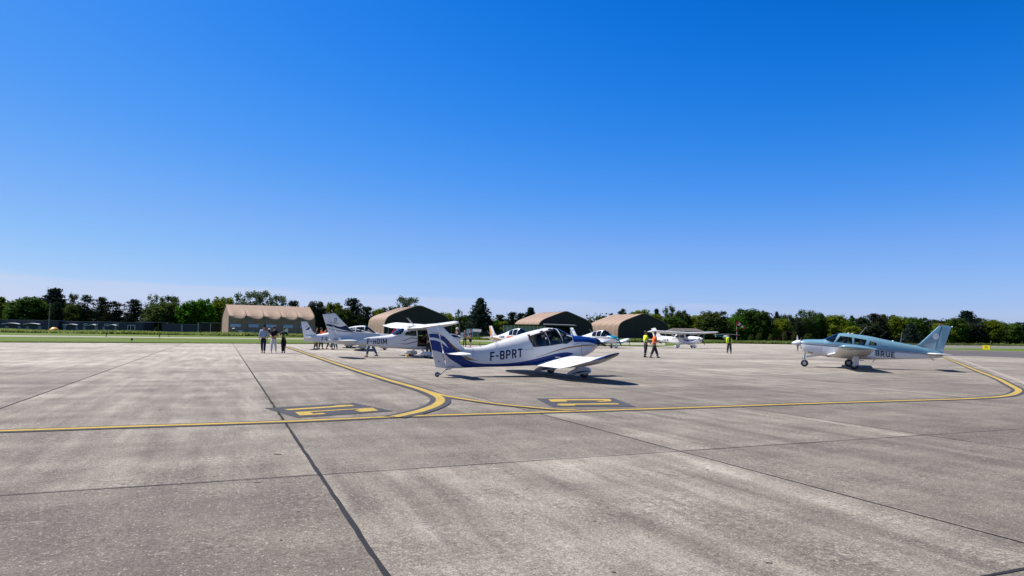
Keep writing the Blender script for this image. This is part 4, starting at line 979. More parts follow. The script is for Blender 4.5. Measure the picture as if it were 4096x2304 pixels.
    mb = MB(); mb.lathe([(0, .03), (.05, .025), (.06, .004)], (-4.58, 0, 2.16), 'z', 10); mb.build('tail_lamp', P_PAPER, r)
    mb = MB(); mb.tube([(-3.55, 0, .63), (-3.72, 0, .56), (-3.80, 0, .52), (-3.74, 0, .50), (-3.66, 0, .58)], .013, 6); mb.build('tie_down_ring', P_GREYM, r)
    mb = MB(); mb.box((-1.08, .20, .42), (.20, .03, .03), ry=R_(55)); mb.build('boarding_step', P_GREYM, r)
    mb = MB(); mb.tube([(-.35, .1, .48), (-.45, .1, .42), (-.62, .1, .42)], .02, 6); mb.build('exhaust_pipe', P_GREYM, r)
    mb = MB(); mb.box((-.2, 0, .68), (2.1, .9, .03)); mb.build('cabin_floor', P_BLACK, r)
    mb = MB(); mb.box((1.0, 0, 1.24), (.12, .94, .26)); mb.build('instrument_panel', P_BLACK, r)
    for y in (-.25, .25): seat(r, .15, y, .84, P_SEAT); seat(r, -.60, y, .80, P_SEAT, .85)
    return c
AC_B = blue_four_seater()
# red fin of an aeroplane standing farther back, seen under the wing of F-HDIM
S4 = [('white_disc', [(-4.64, 2.10), (-4.60, 2.14), (-4.52, 2.14), (-4.48, 2.08)], [(-4.64, 1.98), (-4.60, 1.92), (-4.52, 1.92), (-4.48, 1.98)], P_PAPER)]
AC_R = low_wing('low_wing_aircraft', (-9.2, 63.5, 0), R_(186), 'red-finned white aeroplane standing far behind, glimpsed under the wing of F-HDIM', {'stripes': S4}, 'parked light aeroplanes')
for ch in AC_R.root.children:
    if ch.name.startswith(('fin', 'rudder')) and not ch.name.startswith('fin_'): ch.data.materials.clear(); ch.data.materials.append(P_RED)
AC_R.root.scale = (.96, .96, .90)
q_ = W(1590, 1340, 63.5); AC_R.root.location.x = q_.x - 4.5

# ================================================================== PEOPLE
P_SKIN = paint('skin', (0.42, 0.22, 0.14), 0.6, var=0.04); P_SKIND = paint('tanned_skin', (0.26, 0.13, 0.08), 0.6, var=0.04)
P_HAIRD = paint('dark_hair', (0.018, 0.012, 0.010), 0.7); P_HAIRW = paint('white_hair', (0.62, 0.62, 0.60), 0.8); P_HAIRB = paint('fair_hair', (0.30, 0.19, 0.09), 0.8)
def cloth(name, c, **k): return paint(name, c, 0.85, var=k.get('var', 0.18), scale=9, spec=0.2)
C_ = dict(lblue=cloth('pale_blue_cotton', (0.25, 0.33, 0.50)), navy=cloth('navy_cloth', (0.012, 0.016, 0.045)), black=cloth('black_cloth', (0.010, 0.010, 0.012)), white=cloth('white_cloth', (0.62, 0.62, 0.66), var=.06),
          lime=cloth('lime_vest_cloth', (0.42, 0.80, 0.03), var=.10), yellow=cloth('yellow_vest_cloth', (0.62, 0.82, 0.03), var=.10), orange=cloth('orange_vest_cloth', (0.95, 0.14, 0.01), var=.10),
          beige=cloth('beige_cloth', (0.24, 0.17, 0.11)), grey=cloth('grey_wool', (0.16, 0.155, 0.16)), jeans=cloth('blue_denim', (0.05, 0.10, 0.19)), char=cloth('charcoal_cloth', (0.035, 0.037, 0.042)),
          khaki=cloth('khaki_cloth', (0.085, 0.062, 0.040)), refl=cloth('reflective_tape', (0.55, 0.56, 0.58), var=.05), shoe=cloth('dark_leather', (0.015, 0.012, 0.010)), shoew=cloth('white_shoe', (0.6, 0.58, 0.54)), dgreen=cloth('dark_green_cloth', (0.02, 0.035, 0.035)))
def skin_obj(name, verts, edges, mat, parent, root=0, sub=1):
    me = bpy.data.meshes.new(name); bm = bmesh.new(); ly = bm.verts.layers.skin.verify(); bv = []
    for i, (p, r_) in enumerate(verts):
        v = bm.verts.new(p); v[ly].radius = (r_, r_) if not isinstance(r_, tuple) else r_; v[ly].use_root = (i == root); bv.append(v)
    for a, b_ in edges: bm.edges.new((bv[a], bv[b_]))
    bm.to_mesh(me); bm.free()
    o = bpy.data.objects.new(name, me); col.objects.link(o)
    o.modifiers.new('s', 'SKIN').use_smooth_shade = True
    m_ = o.modifiers.new('u', 'SUBSURF'); m_.levels = sub; m_.render_levels = sub
    dg = bpy.context.evaluated_depsgraph_get(); nm = bpy.data.meshes.new_from_object(o.evaluated_get(dg))
    o.modifiers.clear(); o.data = nm; nm.name = name; nm.materials.clear(); nm.materials.append(mat)
    nm.polygons.foreach_set('use_smooth', [True] * len(nm.polygons))
    if parent: o.parent = parent
    return o
def person(label, loc, yaw, h, w, group=None, leg=((8, 6), (-8, 10)), arm=((-8, 6, 12), (8, 6, 12)), lean=0, head=0, seated=False, nod=0):
    """leg: (forward swing, knee bend) left/right; arm: (swing, abduction, elbow bend[, inward]) in degrees"""
    k = h / 1.75; fat = 1.10; root = empty('person', loc, yaw); tag(root, label, 'person', group)
    hipz = 0.93; L1, L2 = .42, .43
    T_ = Vector((math.sin(R_(lean)), 0, math.cos(R_(lean))))
    J = {}
    feet = []
    for i, sd_ in enumerate((1, -1)):
        a, kb = R_(leg[i][0]), R_(leg[i][1]); hip = Vector((0, sd_ * .095, hipz - .03))
        knee = hip + Vector((math.sin(a), sd_ * .01, -math.cos(a))) * L1
        ank = knee + Vector((math.sin(a - kb), 0, -math.cos(a - kb))) * L2
        J['hip', i], J['knee', i], J['ank', i] = hip, knee, ank; feet.append(ank.z)
    dz = (.085 - min(feet)) if not seated else (-hipz + .0)
    pel = Vector((0, 0, hipz)); wst = pel + T_ * .17; ch = pel + T_ * .36; nb = pel + T_ * .53; hd = nb + (T_ * .12) + Vector((math.sin(R_(nod)) * .04, 0, 0))
    hf = Vector((math.cos(R_(head)), math.sin(R_(head)), 0)); hl = Vector((-hf.y, hf.x, 0))
    sh = []
    for i, sd_ in enumerate((1, -1)):
        s_ = nb - T_ * .05 + Vector((0, sd_ * .185, 0)); sw, ab, eb = [R_(v) for v in arm[i][:3]]; inw = R_(arm[i][3]) if len(arm[i]) > 3 else R_(4)
        el = s_ + Vector((math.sin(sw) * math.cos(ab), sd_ * math.sin(ab), -math.cos(sw) * math.cos(ab))) * .28
        f = sw + eb; wr = el + Vector((math.sin(f) * math.cos(inw), -sd_ * math.sin(inw), -math.cos(f) * math.cos(inw))) * .25
        J['sh', i], J['el', i], J['wr', i] = s_, el, wr
    for q in J.values(): q.z += dz
    for q in (pel, wst, ch, nb, hd): q.z += dz
    V, E_ = [], []
    def av(p, r_): V.append(((p.x * k, p.y * k, p.z * k), tuple(x * k for x in r_) if isinstance(r_, tuple) else r_ * k * (fat if r_ > .03 else 1))); return len(V) - 1
    ip = av(pel, .115); iw = av(wst, .105); ic = av(ch, .125); inb = av(nb, .058); ihd = av(hd, (.062, .066)); it = av(hd + Vector((0, 0, .075)), (.078, .086)); itt = av(hd + Vector((0, 0, .135)), (.055, .06))
    E_ += [(ip, iw), (iw, ic), (ic, inb), (inb, ihd), (ihd, it), (it, itt)]
    E_.append((it, av(hd + hf * .098 + Vector((0, 0, .045)), .012)))
    for i in range(2):
        a = av(J['sh', i], .058); b_ = av(J['el', i], .040); c_ = av(J['wr', i], .027); E_ += [(ic, a), (a, b_), (b_, c_)]
        d = (J['wr', i] - J['el', i]).normalized(); pm = J['wr', i] + d * .07; pi_ = av(pm, (.030, .018)); E_.append((c_, pi_))
        sx = d.cross(Vector((0, 1, 0))).normalized()
        for q in range(4):
            b0 = pm + sx * ((q - 1.5) * .019) + d * .02; ln = (.070, .082, .076, .058)[q]; kn = b0 + d * ln * .5; tp = kn + (d * .8 + Vector((0, (-1 if i == 0 else 1) * .6, 0))).normalized() * ln * .5
            x0 = av(b0, .0085); x1 = av(kn, .0082); x2 = av(tp, .007); E_ += [(pi_, x0), (x0, x1), (x1, x2)]
        t0 = av(J['wr', i] + d * .035 + sx * .035, .010); t1 = av(J['wr', i] + d * .075 + sx * .052, .009); E_ += [(c_, t0), (t0, t1)]
        a = av(J['hip', i], .085); b_ = av(J['knee', i], .056); c_ = av(J['ank', i], .040); t_ = av(J['ank', i] + Vector((.11, 0, -.045)), .030); E_ += [(ip, a), (a, b_), (b_, c_), (c_, t_)]
    skin = w.get('skin', P_SKIN)
    body = skin_obj('body', V, E_, skin, root)
    # clothes
    def cl(name, pts, ed, mat): return skin_obj(name, [((p.x * k, p.y * k, p.z * k), (tuple(x * k for x in r_) if isinstance(r_, tuple) else r_ * k * (fat + .03))) for p, r_ in pts], ed, mat, root)
    T = w.get('top')
    if T:
        long_ = w.get('sleeve', 1)
        pts = [(pel + T_ * (.0 if w.get('tuck', 1) else -.06), .135), (wst, .128), (ch, .148), (nb - T_ * .02, .075)]; ed = [(0, 1), (1, 2), (2, 3)]
        for i in range(2):
            b0 = len(pts); e_ = J['el', i] if long_ else J['sh', i].lerp(J['el', i], .7)
            pts += [(J['sh', i], .072), (e_, .055)]; ed += [(2, b0), (b0, b0 + 1)]
            if long_: pts.append((J['el', i].lerp(J['wr', i], .9), .042)); ed.append((b0 + 1, b0 + 2))
        cl('shirt', pts, ed, T)
    if w.get('vest'):
        pts = [(pel + T_ * w.get('vestlow', -.02), .150), (wst, .146), (ch, .166), (nb - T_ * .04, .09)]; ed = [(0, 1), (1, 2), (2, 3)]
        for i in range(2): pts.append((J['sh', i].lerp(ch, .15), .085)); ed.append((2, len(pts) - 1))
        vo = cl('vest', pts, ed, w['vest'])
        if w.get('open'):
            mb = MB(); c0 = wst * k; mb.box((c0.x + .168 * k, 0, (wst.z + .10) * k), (.06, .155 * k, .48 * k)); mb.build('vest_opening', C_['black'], vo)
        if w.get('tape', 1):
            mb = MB(); mb.lathe([(-.02, .168), (.02, .168)], (wst.x * k, 0, (wst.z - .03) * k), 'z', 20); mb.build('reflective_band', C_['refl'], vo)
    Bm = w.get('bottom')
    if Bm:
        ww = w.get('wide', 1.0); sh_ = w.get('short', 0)
        pts = [(pel + T_ * .06, .128), (pel - Vector((0, 0, .02)), .135)]; ed = [(0, 1)]
        for i in range(2):
            b0 = len(pts); e_ = J['knee', i].lerp(J['ank', i], .92)
            pts += [(J['hip', i], .105), (J['knee', i], .075 * ww)]; ed += [(1, b0), (b0, b0 + 1)]
            if not sh_: pts.append((e_, .062 * ww)); ed.append((b0 + 1, b0 + 2))
        tr_ = cl('trousers', pts, ed, Bm)
        if w.get('legtape'):
            for i in range(2):
                c0 = J['knee', i].lerp(J['ank', i], .62) * k; mb = MB(); mb.lathe([(-.018, .082 * ww * k), (.018, .082 * ww * k)], tuple(c0), 'z', 14); mb.build('reflective_band', C_['refl'], tr_)
    if w.get('skirt'):
        mb = MB(); rings = []
        for zz_, rx, ry in ((1.0, .12, .135), (.85, .145, .185), (.65, .135, .185), (.35, .12, .14), (.14, .11, .12)):
            rings.append([Vector((rx * math.cos(q) * k, ry * math.sin(q) * k, zz_ * k)) for q in [2 * PI * j / 20 for j in range(20)]])
        mb.rings(rings); mb.build('trousers', w['skirt'], root)
    for i in range(2):
        a = J['ank', i]; mb = MB(); rings = []
        for t, wd, ht in ((-.075, .022, .05), (-.05, .036, .075), (.02, .040, .085), (.09, .044, .055), (.15, .038, .042), (.185, .018, .025)):
            rings.append([Vector(((a.x + t) * k, (a.y + wd * math.cos(q)) * k, (a.z - .085 + ht * .5 + ht * .5 * math.sin(q)) * k)) for q in [2 * PI * j / 12 for j in range(12)]])
        mb.rings(rings); mb.build('shoe', w.get('shoes', C_['shoe']), root)
    # hair, cap, glasses, ears, eyes
    hc = (hd + Vector((0, 0, .085))) - hf * .012; mb = MB(); rings = []
    lowr = w.get('long', 0)
    prof = [(.112, .012), (.10, .055), (.07, .085), (.03, .097), (-.01, .096)] + ([(-.06, .088), (-.13, .075), (-.20, .05)] if lowr else [(-.04, .075)])
    for z, r_ in prof:
        cut = 1.0 if z > .02 else .62
        rings.append([(hc + hf * (r_ * (math.cos(q) if math.cos(q) < 0 else math.cos(q) * (cut if z > .02 else -.15)) * 1.06) + hl * (r_ * math.sin(q)) + Vector((0, 0, z))) * k for q in [2 * PI * j / 18 for j in range(18)]])
    mb.rings(rings); mb.build('hair', w.get('hair', P_HAIRD), root)
    if w.get('cap'):
        mb = MB(); c0 = (hc + Vector((0, 0, .03))) * k
        mb.lathe([(0, .108 * k), (.05 * k, .100 * k), (.09 * k, .065 * k), (.10 * k, .005)], tuple(c0), 'z', 18)
        b0 = [c0 + (hf * (.09 + .09 * math.cos(q)) + hl * (.08 * math.sin(q))) * k for q in [PI * (j / 8 - .5) for j in range(9)]]
        mb.add(b0 + [p + Vector((0, 0, .012)) for p in b0], [tuple(range(8, -1, -1)), tuple(range(9, 18))]); mb.build('cap', w['cap'], root)
    if w.get('glasses'):
        mb = MB(); g0 = (hd + Vector((0, 0, .068)) + hf * .085) * k
        mb.box(tuple(g0), (.03 * k, .145 * k, .038 * k), rz=R_(head)); mb.build('sunglasses', P_BLACK, root)
    else:
        for sd_ in (1, -1):
            mb = MB(); e0 = (hd + Vector((0, 0, .068)) + hf * .078 + hl * (.032 * sd_)) * k; mb.lathe([(-.008, .002), (-.005, .010), (.004, .010), (.009, .003)], tuple(e0), 'x', 8); mb.build('eye', P_BLACK, root)
    if w.get('headset'):
        mb = MB(); c0 = hd + Vector((0, 0, .075))
        mb.tube([(c0 + hl * (.105 * math.cos(t)) + Vector((0, 0, .115 * math.sin(t)))) * k for t in [PI * j / 10 for j in range(11)]], .012, 8)
        for sd_ in (1, -1): mb.lathe([(-.02, .035), (0, .045), (.02, .035)], tuple((c0 + hl * (.105 * sd_)) * k), 'y', 12)
        mb.tube([(c0 - hl * .10 - Vector((0, 0, .02))) * k, (c0 - hl * .07 + hf * .10 - Vector((0, 0, .06))) * k], .006, 6)
        mb.build('headset', w['headset'], root)
    return root, J, k
Q = math.pi / 2
def fl(px, py):
    p = G(px, py); return (p.x, p.y, 0)
g_walk = 'three people walking side by side'
person('man in pale blue shirt, navy trousers and dark cap, leftmost of the walking trio', fl(1052, 1412.5), -Q + .15, 1.77, dict(top=C_['lblue'], bottom=C_['navy'], cap=C_['black'], glasses=1), g_walk, leg=((10, 4), (-8, 12)), arm=((-10, 10, 10), (10, 10, 12)), head=4)
person('woman in black top and white trousers with long dark hair, middle of the trio', fl(1093, 1411.5), -Q + .1, 1.72, dict(top=C_['black'], bottom=C_['white'], sleeve=0, hair=P_HAIRD, long=1, glasses=1, shoes=C_['shoew'], wide=1.05), g_walk, leg=((-10, 14), (12, 4)), arm=((12, 10, 55, 30), (14, 12, 60, 35)), head=38)
pw, J_, k_ = person('woman in an open lime vest and wide black trousers, looking at a phone', fl(1133, 1412.5), -Q + .05, 1.62, dict(top=C_['dgreen'], skirt=C_['black'], sleeve=0, vest=C_['lime'], vestlow=.08, open=1, tape=0, glasses=1, shoes=C_['shoew']), g_walk, leg=((4, 4), (-4, 8)), arm=((8, 26, 82, 42), (8, 26, 82, 42)), nod=10)
mb = MB(); mb.box((0, 0, 0), (.13, .07, .012)); o = mb.build('mobile_phone', C_['white']); q = pw.matrix_basis @ ((J_['wr', 0] + J_['wr', 1]) * .5 * k_ + Vector((.10, 0, .02))); o.location = q; tag(o, 'pale mobile phone held by the woman in the lime vest', 'phone')
person('man in hi-vis yellow jacket and dark cargo trousers, left of the orange vest', fl(2583, 1429.5), .25, 1.80, dict(top=C_['yellow'], sleeve=0, vest=C_['yellow'], bottom=C_['char'], legtape=1, wide=1.2, vestlow=.0, skin=P_SKIND), 'ground crew in hi-vis', leg=((2, 4), (-6, 8)), arm=((-5, 6, 10), (12, 6, 30)), head=-22)
person('man in long orange hi-vis vest striding to the right with dark overalls', fl(2617, 1431.5), .08, 1.78, dict(top=C_['orange'], sleeve=0, vest=C_['orange'], bottom=C_['char'], legtape=1, wide=1.2, vestlow=-.16, skin=P_SKIND, cap=C_['char']), 'ground crew in hi-vis', leg=((22, 6), (-16, 8)), arm=((-8, 6, 18), (14, 5, 50)), lean=5, nod=20)
person('man walking alone in an open yellow vest over a black shirt, at the right', fl(2917, 1415), -Q + .1, 1.74, dict(top=C_['yellow'], sleeve=1, vest=C_['yellow'], open=1, bottom=C_['char'], legtape=1, wide=1.25, vestlow=-.02, tape=0, skin=P_SKIND, headset=C_['beige'], glasses=1), 'ground crew in hi-vis', leg=((10, 4), (-8, 16)), arm=((-6, 12, 8), (6, 12, 10)))
g_b = 'bystanders behind the parked aeroplanes'
def flz(px, Z): 
    d = ray(px, 1330); t = Z / d.y; return (d.x * t, Z, 0)
person('person in beige trousers, dark jacket and dark cap behind the white tail', fl(1265, 1396.5), .3, 1.76, dict(top=C_['navy'], bottom=C_['beige'], cap=C_['black'], shoes=C_['shoew'], wide=1.15), g_b, leg=((6, 4), (-8, 8)))
person('person in orange top and dark trousers holding a phone up to the face', fl(1283, 1396.5), .1, 1.72, dict(top=C_['orange'], bottom=C_['black'], cap=C_['char'], shoes=C_['beige']), g_b, leg=((10, 4), (-6, 8)), arm=((55, 20, 95, 20), (55, 20, 95, 20)))
person('person in pale yellow top and light beige trousers, mostly hidden by the striped fin', fl(1320, 1397.5), .0, 1.74, dict(top=C_['yellow'], bottom=C_['beige'], shoes=C_['beige'], sleeve=0), g_b, leg=((14, 10), (-12, 14)))
person('person in blue jeans and white trainers standing behind the striped fin', fl(1341, 1396.5), PI, 1.70, dict(top=C_['white'], bottom=C_['jeans'], shoes=C_['shoew']), g_b, leg=((6, 4), (-6, 4)))
person('person in blue jeans bending forward while walking behind the fuselage of F-HDIM', fl(1483, 1427), PI, 1.72, dict(top=C_['white'], bottom=C_['jeans'], shoes=C_['shoe']), g_b, leg=((22, 14), (-20, 10)), lean=52, nod=10, arm=((40, 8, 20), (20, 8, 20)))
p_ = at(AC_H, .28, -.98)
person('person in khaki jacket and dark trousers leaning into the open door of F-HDIM', (p_.x, p_.y, 0), R_(28.9 + 95), 1.68, dict(top=C_['khaki'], bottom=C_['char'], hair=P_HAIRD), g_b, leg=((4, 4), (-4, 4)), arm=((40, 10, 40), (30, 10, 30)), lean=6)
person('white-haired man in black jacket standing behind the nose of F-HDIM', flz(1828, 47), -2.6, 1.82, dict(top=C_['black'], bottom=C_['char'], hair=P_HAIRW), g_b, head=20)
person('woman in grey sweater and black leggings with arms folded on the grass edge', fl(1859, 1387), -Q + .4, 1.72, dict(top=C_['grey'], bottom=C_['black'], hair=P_HAIRB, long=1, wide=.85, tuck=0), g_b, leg=((3, 3), (-8, 12)), arm=((10, 20, 95, 50), (10, 20, 95, 50)), head=-20)
person('person in black shirt and knee-length black shorts beside the white panel', fl(1881, 1390.5), PI + .5, 1.84, dict(top=C_['black'], bottom=C_['black'], short=1, wide=1.5, sleeve=0), g_b, leg=((3, 3), (-3, 3)), arm=((12, 6, 40, 20), (12, 6, 40, 20)))
# crews inside the two aeroplanes
p_ = at(TD, -.82, -.22, .93); person('pilot in dark shirt and headset at the controls of F-BPRT', (p_.x, p_.y, .93), R_(23.3), 1.62, dict(top=C_['navy'], bottom=C_['char'], headset=C_['char'], glasses=0), None, leg=((86, 34), (86, 34)), arm=((35, 6, 50), (40, 6, 50)), seated=True)
p_ = at(AC_B, .22, .24, 1.0); person('pilot in brown shirt at the front window of BRUE', (p_.x, p_.y, .90), R_(158), 1.62, dict(top=C_['khaki'], bottom=C_['char'], headset=C_['beige'], skin=P_SKIND), None, leg=((86, 30), (86, 30)), arm=((45, 6, 40), (50, 6, 40)), seated=True)
p_ = at(AC_B, -.50, .24, 1.0); person('passenger in pale blue shirt at the rear window of BRUE', (p_.x, p_.y, .84), R_(158), 1.58, dict(top=C_['lblue'], bottom=C_['char'], sleeve=0), None, leg=((88, 34), (88, 34)), arm=((15, 6, 40), (15, 6, 40)), seated=True)
mb = MB(); mb.box((0, 0, 0), (.02, .26, .20)); o = mb.build('paper_sheet', P_PAPER); p_ = at(TD, -.14, -.33, 1.39); o.location = p_; o.rotation_euler = (R_(14), R_(-38), R_(23.3 + 74)); tag(o, 'white sheet of paper propped inside the windscreen of F-BPRT', 'paper')

# ================================================================== BUILDINGS
P_TAN = paint('tan_tent_fabric', (0.30, 0.215, 0.160), 0.75, var=0.07, scale=0.5, spec=0.2)
P_TANSEAM = paint('tan_seam_fabric', (0.25, 0.175, 0.13), 0.8)
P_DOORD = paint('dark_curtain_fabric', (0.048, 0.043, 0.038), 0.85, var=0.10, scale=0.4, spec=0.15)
P_PANE = paint('pale_blue_plastic_pane', (0.36, 0.45, 0.62), 0.3)
P_SLATE = paint('slate_blue_cladding', (0.016, 0.022, 0.042), 0.6, var=0.12, scale=1.5)
P_ROOFG = paint('grey_sheet_roof', (0.13, 0.135, 0.14), 0.6)
P_WHT = paint('white_frame_paint', (0.70, 0.71, 0.74), 0.5)
P_DOORG = paint('pale_grey_door', (0.22, 0.22, 0.25), 0.6)
P_WOODG = paint('weathered_green_boards', (0.12, 0.17, 0.10), 0.8, var=.25, scale=6)
P_POST = paint('pale_timber', (0.50, 0.50, 0.36), 0.8, var=.2, scale=5)
P_DARKW = paint('dark_timber', (0.018, 0.020, 0.018), 0.85)
HP = [(0, 9.35), (.06, 9.3), (.16, 8.98), (.35, 8.28), (.57, 7.45), (.72, 6.85), (.82, 6.35), (.90, 5.75), (.955, 4.95), (.985, 4.0), (1.0, 2.8), (1.0, 0)]
def hangar(apex_px, Z, L_, wid, hgt, label, bays=5, long_side=False, back=False):
    """tent hangar; the front gable stands at distance Z under apex_px, the ridge runs along UD"""
    p = ray(apex_px, 1300); x = p.x / p.y * Z
    root = empty('tent_hangar', (x, Z, 0), 0); tag(root, label, 'hangar', 'tan tent hangars')
    A = VD.copy(); B_ = UD.copy()              # across, along
    ks = hgt / 9.35
    prof = [(-a, z * ks) for a, z in HP[::-1]] + [(a, z * ks) for a, z in HP[1:]]
    # finer profile
    fine = []
    for i in range(len(prof) - 1):
        for j in range(3): fine.append((prof[i][0] + (prof[i + 1][0] - prof[i][0]) * j / 3, prof[i][1] + (prof[i + 1][1] - prof[i][1]) * j / 3))
    fine.append(prof[-1]); prof = fine
    n = bays * 12; mb = MB(); rings = []
    for i in range(n + 1):
        t = i / n; b_ = (t * bays) % 1.0; bul = (math.sin(PI * b_) ** .6) if 0 < i < n else 0
        if i % 12 == 0: bul = 0
        ring = []
        for a, z in prof:
            zz_ = z / ks; g = math.exp(-((zz_ - 5.9) / 1.5) ** 2) * .55 + .10 * (zz_ > 3)
            sgn = 1 if a > 0 else -1; off = bul * g * (1 if abs(a) > .3 else 0)
            q = A * (a * wid / 2 + sgn * off) + B_ * (t * L_); ring.append(Vector((q.x, q.y, z)))
        rings.append(ring)
    mb.rings(rings, caps=False, closed=False); mb.build('fabric_cover', P_TAN, root)
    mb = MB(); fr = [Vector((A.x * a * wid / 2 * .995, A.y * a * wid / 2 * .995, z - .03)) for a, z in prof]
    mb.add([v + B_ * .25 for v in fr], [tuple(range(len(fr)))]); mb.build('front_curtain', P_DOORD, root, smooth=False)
    mb = MB(); mb.add([v + B_ * (L_ - .05) for v in fr], [tuple(range(len(fr)))]); mb.build('rear_curtain', P_DOORD, root, smooth=False)
    mb = MB(); mb.tube([Vector((A.x * a * wid / 2, A.y * a * wid / 2, z)) - B_ * .05 for a, z in prof], .16, 6); mb.build('front_arch', P_TANSEAM, root)
    for b_ in range(1, bays):
        mb = MB(); mb.tube([Vector((A.x * a * wid / 2, A.y * a * wid / 2, z)) + B_ * (b_ * L_ / bays) for a, z in prof], .10, 6); mb.build('rib_seam', P_TANSEAM, root)
    return root
hangar(1674, 200, 24, 20.4, 9.35, 'tan tent hangar with dark front, second from the left behind F-HDIM')
hangar(2263, 226, 20, 20.6, 9.2, 'tan tent hangar with dark front, rising behind the timber shed')
hangar(2576, 239, 20, 21.6, 9.3, 'tan tent hangar with dark front, rightmost of the row behind the orange vest')
def long_hangar():
    a = W(903, 1219, 219); b_ = W(1236, 1230, 232); A = Vector((b_.x - a.x, b_.y - a.y, 0)); L_ = A.length; A.normalize(); Bk = Vector((-A.y, A.x, 0))
    root = empty('tent_hangar', (a.x, a.y, 0)); tag(root, 'tan tent hangar seen along its scalloped side with pale window panes, leftmost of the row', 'hangar', 'tan tent hangars')
    wid = 19.5; bays = 5; n = bays * 16; hh = 9.55; ks = hh / 9.35
    prof = [(-a_, z * ks) for a_, z in HP[::-1]] + [(a_, z * ks) for a_, z in HP[1:]]; fine = []
    for i in range(len(prof) - 1):
        for j in range(7): fine.append((prof[i][0] + (prof[i + 1][0] - prof[i][0]) * j / 7, prof[i][1] + (prof[i + 1][1] - prof[i][1]) * j / 7))
    fine.append(prof[-1]); mb = MB(); rings = []
    for i in range(n + 1):
        t = i / n; f = (t * bays) % 1.0
        bul = 0 if i % 16 == 0 else min(1, f * 5) * min(1, (1 - f) * 14)
        ring = []
        for a_, z in fine:
            zz_ = z / ks; low = 6.3 - 2.0 * math.sin(PI * min(1, f) ** 1.25) ** .8; g = 0; d_ = zz_ - low
            if zz_ > 3.0: g = math.exp(-(d_ / 1.9) ** 2) if d_ > 0 else math.exp(-(d_ / .5) ** 2)
            sg = 1 if a_ > 0 else -1; off = bul * g * 1.15 if abs(a_) > .35 else 0
            q = A * (t * L_) + Bk * (a_ * wid / 2 + sg * off); ring.append(Vector((q.x, q.y, z)))
        rings.append(ring)
    mb.rings(rings, caps=False, closed=False); mb.build('fabric_cover', P_TAN, root)
    ed = [Bk * (a_ * wid / 2 * .995) + Vector((0, 0, z - .02)) for a_, z in fine]
    for t, nm in ((.15, 'end_curtain'), (L_ - .15, 'end_curtain')):
        mb = MB(); mb.add([v + A * t for v in ed], [tuple(range(len(ed)))]); mb.build(nm, P_TAN, root, smooth=False)
    for i in range(bays + 1):
        mb = MB(); mb.tube([A * (i * L_ / bays) + Bk * (a_ * wid / 2) + Vector((0, 0, z)) for a_, z in fine], .07, 6); mb.build('rib_seam', P_TANSEAM, root)
    for i in range(bays):
        mb = MB(); c0 = A * ((i + .40) * L_ / bays - .1) - Bk * (wid / 2 + .16); mb.box((c0.x, c0.y, 2.75), (3.3, .08, 1.15), rz=math.atan2(A.y, A.x)); o = mb.build('window', P_TANSEAM, root)
        mb = MB(); c0 = c0 - Bk * .06; mb.box((c0.x, c0.y, 2.75), (3.1, .04, .98), rz=math.atan2(A.y, A.x)); mb.build('window_pane', P_PANE, o)
    return a, A, Bk, L_
LH = long_hangar()
# things standing in the grass before the long hangar
def small_box(name, px, py, Z, d, mat, label, cat, mat2=None):
    p = W(px, py, Z); r = empty(name, (p.x, p.y, 0)); tag(r, label, cat)
    mb = MB(); mb.box((0, 0, d[2] / 2 + .15), (d[0], d[1], d[2])); mb.build('casing', mat, r); mb = MB(); mb.box((0, 0, d[2] + .19), (d[0] + .1, d[1] + .1, .06)); mb.build('lid', mat2 or mat, r)
    mb = MB(); mb.box((0, 0, .08), (d[0] * .9, d[1] * .9, .15)); mb.build('plinth', P_ROOFG, r); return r
small_box('air_conditioner', 961, 1330, 212, (1.4, .7, 1.0), P_WHT, 'low white casing under the first two panes of the long hangar', 'air conditioner')
small_box('air_conditioner', 1007, 1331, 212, (1.8, .8, .9), P_DOORG, 'low grey casing beneath the second pane of the long hangar', 'air conditioner')
small_box('control_cabinet', 1145, 1330, 212, (.9, .5, 1.9), P_WHT, 'white and green control cabinet behind the lime vest walker', 'cabinet', P_WOODG)
for px, Z in ((934, 210), (1077, 214)):
    p = W(px, 1330, Z); r = empty('vent_cowl', (p.x, p.y, 0)); tag(r, 'mushroom vent on a pipe before the long hangar, %s' % ('left of the low white casings' if px < 1000 else 'between the man and woman walking'), 'vent')
    mb = MB(); mb.tube([(0, 0, 0), (0, 0, 1.75)], .09, 8); mb.build('pipe', P_BLACK, r); mb = MB(); mb.lathe([(0, .45), (.12, .40), (.22, .12), (.24, .01)], (0, 0, 1.72), 'z', 14); mb.build('hood', P_WHT, r)
